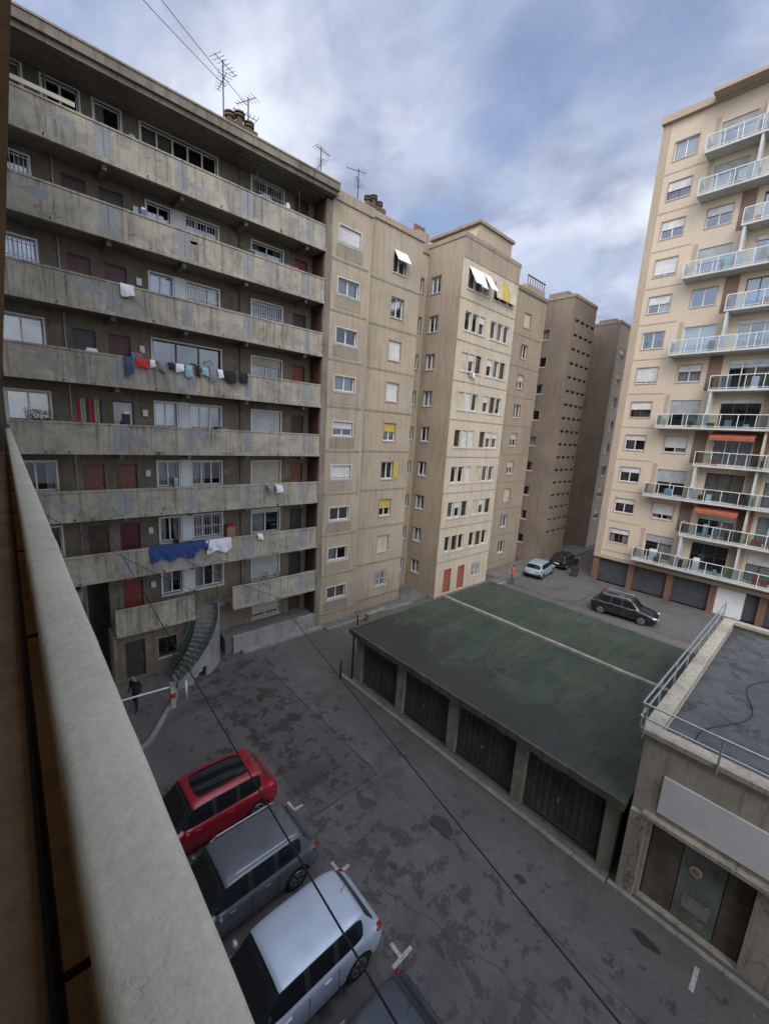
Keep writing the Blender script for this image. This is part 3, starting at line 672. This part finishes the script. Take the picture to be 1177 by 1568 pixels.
# ------------------------------------------------------------ ANNEX
An=empty('annex_building'); m=MB(); mpa=mpX(12.55); hs=[(-.5,1.75,G+.05,-10.15),(-4.5,-1.4,G+.05,-10.15)]
facade(m,mpa,-14,2.3,G,-7.74,hs,'annex_wall',rev=.4)
m.quad([(12.55,2.3,G),(24.4,2.3,G),(24.4,2.3,-7.74),(12.55,2.3,-7.74)],'annex_wall'); m.quad([(24.4,-14,G),(24.4,2.3,G),(24.4,2.3,-7.74),(24.4,-14,-7.74)],'annex_wall')
m.quad([(12.8,-14,-7.97),(24.2,-14,-7.97),(24.2,2.1,-7.97),(12.8,2.1,-7.97)],'roof_gravel')
m.box(12.42,12.85,-14,2.42,-7.739,-7.60,'annex_wall'); m.box(12.851,24.5,2.02,2.42,-7.739,-7.60,'annex_wall'); m.box(24.15,24.5,-14,2.019,-7.739,-7.60,'annex_wall')
m.quad([(12.85,-14,-7.97),(12.85,2.02,-7.97),(12.85,2.02,-7.7),(12.85,-14,-7.7)],'annex_wall'); m.quad([(12.85,2.02,-7.97),(24.2,2.02,-7.97),(24.2,2.02,-7.7),(12.85,2.02,-7.7)],'annex_wall')
for a,b,c,d in hs:
    m.box(12.9,12.95,a,b,c,d,'stair_concrete')
    w=(b-a)
    m.box(12.76,12.80,b-.75,b-.03,c,d-.02,'annex_door_brown'); m.box(12.75,12.80,b-.75-w*.42,b-.77,c,d-.3,'annex_door'); m.box(12.76,12.80,a+.02,b-.77-w*.42,c,d-.02,'annex_door_brown')
    m.box(12.74,12.80,b-.76-w*.42,b-.755,d-.29,d-.02,'annex_door_brown')
    m.tube((12.75,b-1.1,c+1.75),(12.72,b-1.1,c+1.75),.14,'right_cream',14); m.tube((12.719,b-1.1,c+1.75),(12.71,b-1.1,c+1.75),.09,'wood_light',14)
    m.box(12.735,12.749,b-1.55,b-.95,c+.5,c+.9,'kerb_stone')
m.box(12.50,12.549,-1.6,1.7,-9.85,-8.72,'panel_white')
m.box(12.35,12.549,-5,2.0,-10.13,-10.02,'annex_wall')
m.box(12.38,12.549,1.85,2.28,G,-10.131,'annex_wall')
m.make('structure',An)
m=MB()
pts=[(12.5,-14),(12.5,2.35),(24.45,2.35)]
for (ax,ay),(bx,by) in zip(pts[:-1],pts[1:]):
    L_=math.hypot(bx-ax,by-ay); n=int(L_/1.6)
    for k in range(n+1):
        x=ax+(bx-ax)*k/n; y=ay+(by-ay)*k/n
        ox,oy=(-.12,0) if ax==bx else (0,.12)
        m.tube((x,y,-7.75),(x+ox,y+oy,-7.62),.022,'metal_grey',6); m.tube((x+ox,y+oy,-7.85),(x+ox,y+oy,-6.85),.026,'metal_grey',8)
    for h in (-7.25,-6.85):
        m.tube((ax-(.12),ay+(.12 if ay>0 else 0),h),(bx-(.12 if ax==bx else 0),by+.12,h),.028,'metal_grey',8)
m.make('railing',An)
m=MB(); pr=None
for k in range(24):
    p=(13+k*.35,1.2-.9*k*.05+.3*math.sin(k*.5),-7.94)
    if pr: m.tube(pr,p,.012,'cable_black',6)
    pr=p
e=empty('roof_cable'); m.make('cable',e)

# ------------------------------------------------------------ GROUND
m=MB(); m.quad([(-700,-700,G),(900,-700,G),(900,700,G),(-700,700,G)],'asphalt'); m.make('ground')
m=MB(); m.quad([(6.6,9.8,G+.004),(9.5,9.8,G+.004),(9.5,20.3,G+.004),(6.6,20.3,G+.004)],'asphalt_patch'); m.make('road_patch')
m=MB()
def seam(p,q,w=.03,z=G+.008,mat='seam_tar',jit=.03):
    p=Vector((p[0],p[1],0));q=Vector((q[0],q[1],0)); d=(q-p); n=int(d.length/.3)+1; d_=d.normalized(); s_=Vector((-d_.y,d_.x,0)); prev=None
    off=0
    for k in range(n+1):
        off=off*.8+U(-jit,jit); c=p+d*k/n+s_*off; ww=w*U(.4,1.2); cur=(c-s_*ww,c+s_*ww)
        if prev: m.quad([(prev[0].x,prev[0].y,z),(cur[0].x,cur[0].y,z),(cur[1].x,cur[1].y,z),(prev[1].x,prev[1].y,z)],mat)
        prev=cur
seam((9.5,20.3),(9.5,9.8),.022);seam((9.5,9.8),(6.6,9.8),.022);seam((9.5,9.8),(9.7,-3),.010);seam((6.8,19),(6.7,9.8),.010); seam((9.5,14.5),(5.5,14.3),.010); seam((25,13),(41,12.5)); seam((33,20),(33.5,2))
seam((6.5,9),(7.8,3),.008,jit=.12);seam((10.5,14),(11.3,6),.007,jit=.12);seam((3.5,15),(6.5,13.2),.008,jit=.12);seam((7.8,3),(8.6,-2),.008,jit=.12);seam((9.5,12),(12,11),.008,jit=.1)
m.make('road_seams')
m=MB()
def blob(x,y,rx,ry,z=G+.008,mat='stain',n=26):
    ph=U(0,9); m.quad([(x+rx*math.cos(t)*(1+.2*math.sin(3*t+ph)+.1*math.sin(7*t+ph)),y+ry*math.sin(t)*(1+.2*math.sin(2*t+ph)+.08*math.sin(9*t)),z) for t in [2*math.pi*i/n for i in range(n)]],mat)
blob(9.75,6.8,.28,.55);blob(8.6,14.5,.25,.35,G+.009);blob(10.3,4.2,.12,.2);blob(7.6,6.9,.1,.2);blob(11.5,1.2,.15,.3);blob(8.0,16.6,.15,.3,G+.009);blob(7.1,4.6,.08,.2);blob(9.0,2.2,.1,.16)
m.make('oil_stains')
m=MB()
for y in (10.38,7.75,5.12,2.5,-.1):
    m.quad([(5.95,y-.05,G+.012),(6.6,y-.05,G+.012),(6.6,y+.05,G+.012),(5.95,y+.05,G+.012)],'white_paint')
    m.quad([(6.2,y+.05,G+.012),(6.3,y+.05,G+.012),(6.3,y+.4,G+.012),(6.2,y+.4,G+.012)],'white_paint')
    m.quad([(1.5,y-.05,G+.012),(4.5,y-.05,G+.012),(4.5,y+.05,G+.012),(1.5,y+.05,G+.012)],'white_paint')
for y in (.1,-2.6): m.quad([(11.2,y,G+.012),(11.9,y,G+.012),(11.9,y+.1,G+.012),(11.2,y+.1,G+.012)],'white_paint')
m.make('parking_markings')
m=MB()
m.box(14.4,22.3,20.45,21.16,G,G+.12,'pavement_mat'); m.box(14.4,22.3,20.3,20.449,G,G+.13,'kerb_stone')
m.box(22.0,24.28,20.45,23.1,G,G+.115,'pavement_mat'); m.box(24.6,33,18.8,19.88,G,G+.12,'pavement_mat'); m.box(24.6,33,18.65,18.799,G,G+.13,'kerb_stone')
m.box(33.1,53,18.9,21.6,G,G+.11,'pavement_mat')
y=2.5
while y<15.2: w=U(.8,1.0); m.box(12.12+U(-.01,.01),12.30,y,y+w-.015,G,G+.09+U(0,.02),'kerb_stone'); y+=w
m.box(12.30,12.579,2.5,15.2,G,G+.07,'pavement_mat')
y=-14
while y<1.8: w=U(.8,1.0); m.box(12.2,12.36,y,y+w-.015,G,G+.09+U(0,.02),'kerb_stone'); y+=w
m.box(9.0,14.39,20.72,21.14,G,G+.13,'kerb_stone')
m.make('pavement')
m=MB(); P=[(.3,16.0),(1.6,16.05),(2.7,16.2),(3.3,16.6),(3.8,17.3),(4.4,18.2),(4.9,18.9),(5.1,19.5)]
for a,b in zip(P[:-1],P[1:]):
    d=Vector((b[0]-a[0],b[1]-a[1])).normalized(); s_=Vector((-d.y,d.x))*.09; zz=G+.12
    m.hexa([(a[0]-s_.x,a[1]-s_.y,G),(b[0]-s_.x,b[1]-s_.y,G),(b[0]+s_.x,b[1]+s_.y,G),(a[0]+s_.x,a[1]+s_.y,G),(a[0]-s_.x,a[1]-s_.y,zz),(b[0]-s_.x,b[1]-s_.y,zz),(b[0]+s_.x,b[1]+s_.y,zz),(a[0]+s_.x,a[1]+s_.y,zz)],'kerb_stone')
m.make('kerb')
m=MB(); m.box(17.3,18.9,19.7,20.0,G,G+.55,'garage_wall'); m.box(17.25,18.95,19.65,20.05,G+.551,G+.62,'kerb_stone'); m.make('low_wall')
m=MB()
for k in range(170):
    x,y=random.choice([(U(11.6,12.1),U(-3,15)),(U(9,14),U(20.2,20.7)),(U(5.9,8),U(3,12)),(U(11.8,12.1),U(-3,15))]); s_=U(.012,.035); a=U(0,3)
    m.quad([(x+s_*math.cos(a+t),y+s_*math.sin(a+t)*.6,G+.014+.004*(k%3)) for t in (0,1.57,3.14,4.71)],random.choice(['kerb_stone','chimney_mat','chimney_mat','leaf','wood_light']))
m.make('litter')
e=empty('parking_barrier'); m=MB()
m.box(4.55,4.75,18.25,18.45,G,G+1.15,'white_paint'); m.box(4.545,4.755,18.245,18.455,G+.5,G+.75,'red_paint'); m.box(4.53,4.77,18.23,18.47,G+1.151,G+1.2,'metal_grey')
m.tube((4.65,18.35,G+1.05),(2.3,18.75,G+.95),.04,'frame_white',10); m.tube((2.3,18.75,G),(2.3,18.75,G+.9),.035,'metal_grey',8)
m.make('arm',e)
def bollard(x,y,h=.9,mat='metal_dark'):
    e=empty('bollard',(x,y,G)); m=MB(); m.tube((0,0,0),(0,0,h),.05,mat,12,.045); m.ell((0,0,h),.055,.055,.05,mat); m.make('post',e,True)
bollard(16.3,19.6);bollard(22.6,18.6);bollard(12.0,15.6,1.0); bollard(5.3,18.6,.9,'frame_white')
e=empty('drain_pipe'); m=MB(); m.tube((12.45,15.2,G),(12.45,15.2,-10.2),.05,'metal_dark',8); m.make('pipe',e)
def bin_(x,y,mat):
    e=empty('wheelie_bin',(x,y,G)); m=MB()
    m.hexa([(-.22,-.25,.06),(.22,-.25,.06),(.22,.25,.06),(-.22,.25,.06),(-.28,-.32,.95),(.28,-.32,.95),(.28,.32,.95),(-.28,.32,.95)],mat)
    m.hexa([(-.3,-.36,.951),(.3,-.36,.951),(.3,.34,.951),(-.3,.34,.951),(-.27,-.3,1.03),(.27,-.3,1.03),(.27,.3,1.06),(-.27,.3,1.06)],'car_plastic')
    for s_ in (-.2,.2): m.tube((s_-.03,.28,.1),(s_+.03,.28,.1),.1,'tyre',12)
    m.tube((-.24,.38,.93),(.24,.38,.93),.02,'car_plastic',6); m.make('body',e)
bin_(40.6,15.8,'frame_dark')

def cable(p,q,sag=.25,r=.012):
    e=empty('overhead_cable'); m=MB(); p=Vector(p);q=Vector(q); n=40; prev=p
    for k in range(1,n+1):
        t=k/n; c=p.lerp(q,t); c.z-=sag*4*t*(1-t); m.tube(prev,c,r,'cable_black',5); prev=c
    m.make('wire',e)
cable((12,21.14,-11.2),(.13,-16.9,-4.6),.15,.017)
cable((2.74,21.14,-4.3),(.13,-18,-2.3),.1,.008)
cable((13.9,21.1,-11.4),(6.2,21.0,-6.9),.2,.013)
cable((.17,20.5,-3.3),(8.5,21.12,-9.9),.3,.014)
cable((6.9,21.1,-9.5),(.2,15,-9.8),.2,.010)
cable((8.9,22.2,15.2),(-6,12,13.5),.4,.012); cable((9.9,22.0,14.8),(-3,12,13.5),.4,.012)

# ------------------------------------------------------------ CARS
def car(x,y,rot,L,W,H,paint,sunroof=False,rails=True,clad=True):
    e=empty('parked_car',(x,y,G)); e.rotation_euler=(0,0,rot)
    hw=W/2; k=H/1.6
    ST=[(0,.50,.72,.78,.80,.62),(.006,.34,.86,.93,.92,.74),(.03,.27,.95*k,1.02*k,.97,.78),(.05,.24,.97*k,1.08*k,.985,.78),(.115,.22,.985*k,H-.13,1,.70),(.135,.22,.985*k,H-.055,1,.715),(.20,.21,.98*k,H-.02,1,.735),
        (.30,.21,.975*k,H,1,.745),(.325,.21,.975*k,H,1,.745),(.47,.2,.965*k,H,1,.75),(.495,.2,.965*k,H,1,.75),(.585,.2,.96*k,H-.02,1,.745),(.625,.2,.955*k,H-.06,1,.735),(.745,.2,.95*k,1.045*k,.995,.76),(.765,.2,.94*k,1.015*k,.99,.74),(.86,.2,.89*k,.965*k,.98,.70),(.94,.22,.80*k,.87*k,.95,.66),(.982,.26,.68*k,.74*k,.88,.58),(1,.36,.56,.62,.76,.5)]
    V=[];F=[];MI=[]; mats=[paint,'car_glass','car_plastic','tail_light']; NP=10
    def half(st):
        s_,zb,be,tp,hf,rw=st; w=hw*hf; xx=-L/2+L*s_
        gb=.90 if tp-be>.15 else .86
        up= tp-be
        p=[(0,zb),(w*.82,zb),(w*.975,zb+.10),(w,zb+(be-zb)*.5),(w*.975,be-.03),(w*gb,be+.03 if up>.12 else be+.4*up)]
        if up>.2: p+=[(hw*rw+.03,tp-.10*min(1,up)),(hw*rw-.04,tp-.02),(hw*rw-.16,tp),(0,tp+.02)]
        else: p+=[(hw*rw+.02,be+.75*up),(hw*rw*.85,be+.85*up),(hw*rw*.7,be+.93*up),(0,tp)]
        return xx,p
    for st in ST:
        xx,p=half(st)
        ring=[(xx,-q[0],q[1]) for q in p]+[(xx,q[0],q[1]) for q in reversed(p[1:-1])]
        V+=ring
    NR=2*NP-2
    for i in range(len(ST)-1):
        s0=ST[i][0]
        for j in range(NR):
            jj=j if j<NP-1 else NR-1-j
            mi=0
            if jj<=1: mi=2
            if jj==5 and .135<=s0<.745: mi=1
            if jj==5 and s0 in (.30,.47): mi=2
            if jj>=6 and (.625<=s0<.745): mi=1
            if jj>=6 and .05<=s0<.115: mi=1
            if jj in (4,) and s0 in (.006,.03): mi=3
            if jj in(0,1,2) and s0<.03: mi=2
            if sunroof and jj==8 and .20<=s0<.585: mi=1
            a=i*NR+j; b=i*NR+(j+1)%NR
            F.append((a,b,b+NR,a+NR)); MI.append(mi)
    F.append(tuple(range(NR-1,-1,-1))); MI.append(0); o=(len(ST)-1)*NR; F.append(tuple(o+q for q in range(NR))); MI.append(0)
    me=bpy.data.meshes.new('body'); me.from_pydata(V,[],F)
    for n_ in mats: me.materials.append(MATS[n_])
    me.polygons.foreach_set('material_index',MI); me.update()
    bm=bmesh.new(); bm.from_mesh(me); bmesh.ops.recalc_face_normals(bm,faces=bm.faces)
    cl=bm.edges.layers.float.new('crease_edge')
    for ed in bm.edges:
        if len(ed.link_faces)==2 and ed.link_faces[0].material_index!=ed.link_faces[1].material_index: ed[cl]=.55
    bm.to_mesh(me); bm.free()
    ob=bpy.data.objects.new('body',me); scene.collection.objects.link(ob)
    ss=ob.modifiers.new('s','SUBSURF'); ss.levels=2; ss.render_levels=2
    wr=.335*(1.0 if H>1.5 else .93); xs=(-L/2+L*.175,-L/2+L*.79)
    cm=MB()
    for xx in xs:
        for sg in (-1,1): cm.tube((xx,sg*(hw-.26),wr-.01),(xx,sg*(hw+.2),wr-.01),wr+.055,'car_plastic',28)
    cut=cm.make('cutter'); 
    bo=ob.modifiers.new('b','BOOLEAN'); bo.operation='DIFFERENCE'; bo.object=cut; bo.solver='EXACT'
    try: bo.material_mode='TRANSFER'
    except: pass
    dg=bpy.context.evaluated_depsgraph_get(); dg.update()
    nm=bpy.data.meshes.new_from_object(ob.evaluated_get(dg)); bpy.data.objects.remove(ob); bpy.data.objects.remove(cut)
    ob=bpy.data.objects.new('body',nm); scene.collection.objects.link(ob); ob.parent=e
    nm.polygons.foreach_set('use_smooth',[True]*len(nm.polygons))
    try: nm.set_sharp_from_angle(angle=math.radians(38))
    except Exception: pass
    m=MB()
    for xx in xs:
        for sg in (-1,1):
            yo=sg*(hw-.02); yi=sg*(hw-.23)
            m.tube((xx,yi,wr),(xx,yo,wr),wr,'tyre',28)
            m.tube((xx,yo-sg*.01,wr),(xx,yo+sg*.006,wr),wr*.70,'rim',24,wr*.66)
            for q in range(5):
                t=q*2*math.pi/5+.93
                m.ell((xx+wr*.42*math.cos(t),yo+sg*.007,wr+wr*.42*math.sin(t)),wr*.15,.006,wr*.15,'car_plastic',8,5)
            m.tube((xx,yo,wr),(xx,yo+sg*.014,wr),.05,'car_plastic',10)
    m.make('wheels',e)
    m=MB(); xr=-L/2
    for sg in (-1,1):
        m.ell((xr+.19,sg*hw*.83,.91*k),.13,.135,.075,'tail_light',14,8); m.ell((L/2-.22,sg*hw*.76,.70*k),.2,.16,.075,'head_light',14,8)
        m.ell((-L/2+L*.68,sg*(hw+.05),1.02*k),.065,.10,.06,paint,12,8)
        for s_ in (.36,.58): m.box(-L/2+L*s_,-L/2+L*s_+.17,sg*(hw-.012)-.018,sg*(hw-.012)+.018,.86*k,.885*k,paint)
        for s_ in (.31,.485,.70): m.box(-L/2+L*s_,-L/2+L*s_+.008,sg*hw-.014,sg*hw+.0012,.36,.93*k,'car_plastic')
        if rails:
            yy=sg*(hw*.745-.03); m.tube((-L/2+L*.16,yy,H-.01),(-L/2+L*.19,yy,H+.035),.016,'metal_grey',6); m.tube((-L/2+L*.19,yy,H+.035),(-L/2+L*.56,yy,H+.04),.016,'metal_grey',6); m.tube((-L/2+L*.56,yy,H+.04),(-L/2+L*.60,yy,H-.03),.016,'metal_grey',6)
    m.box(xr-.012,xr+.05,-.26,.26,.62,.73,'plate'); m.box(L/2-.05,L/2+.012,-.26,.26,.42,.53,'plate')
    m.box(xr+.02,xr+.12,-hw*.7,hw*.7,.36,.5,'car_plastic')
    m.tube((xr+L*.17,0,H),(xr+L*.14,0,H+.12),.008,'car_plastic',5)
    m.tube((xr+L*.055,-.05,1.12*k),(xr+L*.075,.35,1.2*k),.01,'car_plastic',5)
    m.make('details',e)
    return e
PI=math.pi
car(5.95-2.2,11.75,PI,4.4,1.84,1.62,'paint_red',True,False)
car(5.85-2.18,9.05,PI+.01,4.36,1.82,1.58,'paint_graphite',False)
car(5.98-2.22,6.42,PI-.01,4.44,1.83,1.60,'paint_silver',False,False)
car(5.75-2.1,3.85,PI,4.2,1.8,1.48,'paint_navy',False,False)
car(34.3,9.25,-PI/2+.12,4.5,1.85,1.62,'paint_black',True)
car(38.0,18.1,.12,4.1,1.75,1.48,'paint_paleblue',False,False)
car(43.2,18.0,.05,4.3,1.8,1.5,'paint_black',False,False)
car(2.4,38,PI/2,4.3,1.8,1.5,'paint_white',False,False)

# ------------------------------------------------------------ PEOPLE
def person(x,y,head,top,leg,scale=1.0,z=G):
    e=empty('person',(x,y,z)); e.rotation_euler=(0,0,head); e.scale=(scale,)*3
    J={'pel':((0,0,.95),.135),'wai':((.01,0,1.1),.125),'che':((.02,0,1.3),.15),'nk':((.02,0,1.47),.06),'hd':((.04,0,1.56),.055),
       'ls':((.01,.17,1.40),.065),'le':((-.06,.23,1.13),.045),'lw':((.05,.25,.89),.030),'lh':((.08,.25,.82),.028),
       'rs':((.02,-.17,1.40),.065),'re':((.0,-.24,1.13),.045),'rw':((.17,-.22,.93),.030),'rh':((.22,-.21,.87),.028),
       'lhp':((.01,.09,.90),.095),'lk':((.16,.10,.50),.062),'la':((.12,.10,.09),.042),'lt':((.29,.11,.05),.035),
       'rhp':((-.01,-.09,.90),.095),'rk':((.0,-.10,.49),.062),'ra':((-.22,-.10,.14),.042),'rt':((-.11,-.11,.04),.035)}
    Ed=[('pel','wai'),('wai','che'),('che','nk'),('nk','hd'),('che','ls'),('ls','le'),('le','lw'),('lw','lh'),('che','rs'),('rs','re'),('re','rw'),('rw','rh'),('pel','lhp'),('lhp','lk'),('lk','la'),('la','lt'),('pel','rhp'),('rhp','rk'),('rk','ra'),('ra','rt')]
    names=list(J); me=bpy.data.meshes.new('body'); me.from_pydata([J[n][0] for n in names],[(names.index(a),names.index(b)) for a,b in Ed],[])
    ob=bpy.data.objects.new('body',me); scene.collection.objects.link(ob)
    sk=ob.modifiers.new('k','SKIN'); ob.modifiers.new('s','SUBSURF').levels=2
    for i,n in enumerate(names):
        r=J[n][1]; me.skin_vertices[0].data[i].radius=(r,r); me.skin_vertices[0].data[i].use_root=(n=='pel')
    dg=bpy.context.evaluated_depsgraph_get(); dg.update(); nm=bpy.data.meshes.new_from_object(ob.evaluated_get(dg)); bpy.data.objects.remove(ob)
    ms=[top,leg,'skin','cloth_black']; nm.materials.clear()
    for q in ms: nm.materials.append(MATS[q])
    for p in nm.polygons:
        c=p.center; p.use_smooth=True
        if c.z>1.47: k=2
        elif abs(c.y)>.19 and c.z<.90: k=2
        elif c.z>.93 or abs(c.y)>.185: k=0
        elif c.z<.10 or (c.x<-.12 and c.z<.13): k=3
        else: k=1
        p.material_index=k
    ob=bpy.data.objects.new('body',nm); scene.collection.objects.link(ob); ob.parent=e
    m=MB(); hx,hz=.05,1.65
    m.ell((hx,0,hz),.095,.075,.12,'skin',16,12); m.ell((hx-.02,0,hz+.03),.098,.084,.115,'hair',16,12); m.ell((hx+.095,0,hz-.01),.018,.013,.022,'skin',8,6)
    for s_ in (-1,1):
        m.ell((hx+.083,s_*.03,hz+.012),.010,.012,.008,'frame_white',8,6); m.ell((hx+.09,s_*.03,hz+.012),.005,.006,.006,'hair',8,6); m.ell((hx,s_*.078,hz),.02,.012,.03,'skin',8,6)
    m.ell((hx+.085,0,hz-.055),.010,.025,.006,'door_red',8,6)
    for sg,(bx,by,bz) in ((1,(.08,.25,.82)),(-1,(.22,-.21,.87))):
        for q in range(4):
            o=(q-1.5)*.018; l=.075-.008*abs(q-1.2)
            m.tube((bx+o,by,bz),(bx+o+.01,by-sg*.005,bz-l*.6),.009,'skin',6,.008); m.tube((bx+o+.01,by-sg*.005,bz-l*.6),(bx+o+.012,by-sg*.03,bz-l),.008,'skin',6,.006)
        m.tube((bx+.02,by-sg*.01,bz+.02),(bx+.055,by-sg*.03,bz-.03),.010,'skin',6,.007)
    m.make('head_and_hands',e,True)
person(3.35,19.1,-2.4,'cloth_black','cloth_black',1.0)
person(33.1,18.2,2.6,'hivis','cloth_jean',1.0,G)

# ------------------------------------------------------------ WORLD
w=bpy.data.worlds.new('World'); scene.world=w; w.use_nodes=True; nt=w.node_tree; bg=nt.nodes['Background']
sky=N(nt,'ShaderNodeTexSky'); sky.sky_type='NISHITA'; sky.sun_disc=False
sky.sun_elevation=math.asin(SUN.z); sky.sun_rotation=math.atan2(SUN.x,SUN.y)
def wnoise(vec,scale,detail,rough,dist):
    n=N(nt,'ShaderNodeTexNoise'); n.inputs['Scale'].default_value=scale; n.inputs['Detail'].default_value=detail; n.inputs['Roughness'].default_value=rough; n.inputs['Distortion'].default_value=dist
    nt.links.new(vec,n.inputs['Vector']); return n.outputs[0]
tc=N(nt,'ShaderNodeTexCoord'); sp=N(nt,'ShaderNodeSeparateXYZ'); nt.links.new(tc.outputs['Generated'],sp.inputs[0])
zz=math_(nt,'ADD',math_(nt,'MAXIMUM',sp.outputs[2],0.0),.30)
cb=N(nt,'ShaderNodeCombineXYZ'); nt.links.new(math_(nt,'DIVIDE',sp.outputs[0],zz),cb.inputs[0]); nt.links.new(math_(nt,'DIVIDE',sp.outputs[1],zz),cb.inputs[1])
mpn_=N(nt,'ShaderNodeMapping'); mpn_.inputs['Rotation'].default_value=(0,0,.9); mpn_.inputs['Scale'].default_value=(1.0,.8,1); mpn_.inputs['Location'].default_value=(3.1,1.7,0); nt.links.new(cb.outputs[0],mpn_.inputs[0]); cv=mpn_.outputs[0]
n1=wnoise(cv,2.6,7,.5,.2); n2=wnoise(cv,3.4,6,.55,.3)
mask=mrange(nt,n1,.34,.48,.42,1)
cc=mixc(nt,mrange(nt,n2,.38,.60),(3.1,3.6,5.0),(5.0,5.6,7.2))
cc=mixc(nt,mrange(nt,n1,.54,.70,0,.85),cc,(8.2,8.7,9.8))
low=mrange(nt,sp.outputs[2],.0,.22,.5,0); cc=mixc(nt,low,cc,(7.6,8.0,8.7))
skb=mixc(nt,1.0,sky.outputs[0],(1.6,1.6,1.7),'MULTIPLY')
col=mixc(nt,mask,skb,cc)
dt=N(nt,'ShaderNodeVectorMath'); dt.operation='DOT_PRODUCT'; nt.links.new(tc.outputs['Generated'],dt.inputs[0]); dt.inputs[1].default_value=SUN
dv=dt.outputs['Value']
gl=mrange(nt,dv,.15,1.0,1.15,4.6)  # added glow: unseen sky around the sun brightened to light the scene more
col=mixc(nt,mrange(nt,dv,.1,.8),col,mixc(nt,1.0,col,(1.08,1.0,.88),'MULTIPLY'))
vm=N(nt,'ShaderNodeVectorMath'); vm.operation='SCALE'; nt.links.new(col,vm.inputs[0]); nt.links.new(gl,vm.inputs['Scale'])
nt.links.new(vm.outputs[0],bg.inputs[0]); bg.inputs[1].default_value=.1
sl=bpy.data.lights.new('sun','SUN'); sl.energy=1.3; sl.angle=math.radians(30); sl.color=(1,.95,.89)
so=bpy.data.objects.new('sun',sl); scene.collection.objects.link(so); so.rotation_euler=SUN.to_track_quat('Z','Y').to_euler(); so.location=(-30,-30,60)

# ------------------------------------------------------------ CAMERA
cam=bpy.data.cameras.new('camera'); co=bpy.data.objects.new('camera',cam); scene.collection.objects.link(co)
cam.sensor_fit='HORIZONTAL'; cam.sensor_width=36; cam.lens=36*632/1177; cam.clip_start=.02; cam.clip_end=3000
up=Vector((.083,.1812,.980)).normalized(); r=Vector((.741,-.6685,.0607)); r=(r-up*r.dot(up)).normalized(); bk=r.cross(up)
M=Matrix(((r.x,up.x,bk.x,0),(r.y,up.y,bk.y,0),(r.z,up.z,bk.z,0),(0,0,0,1))); co.matrix_world=M
scene.camera=co
for o in list(scene.objects):
    if o.parent is None: o.location.z-=G
scene.view_settings.view_transform='Standard'; scene.view_settings.look='None'; scene.view_settings.exposure=0
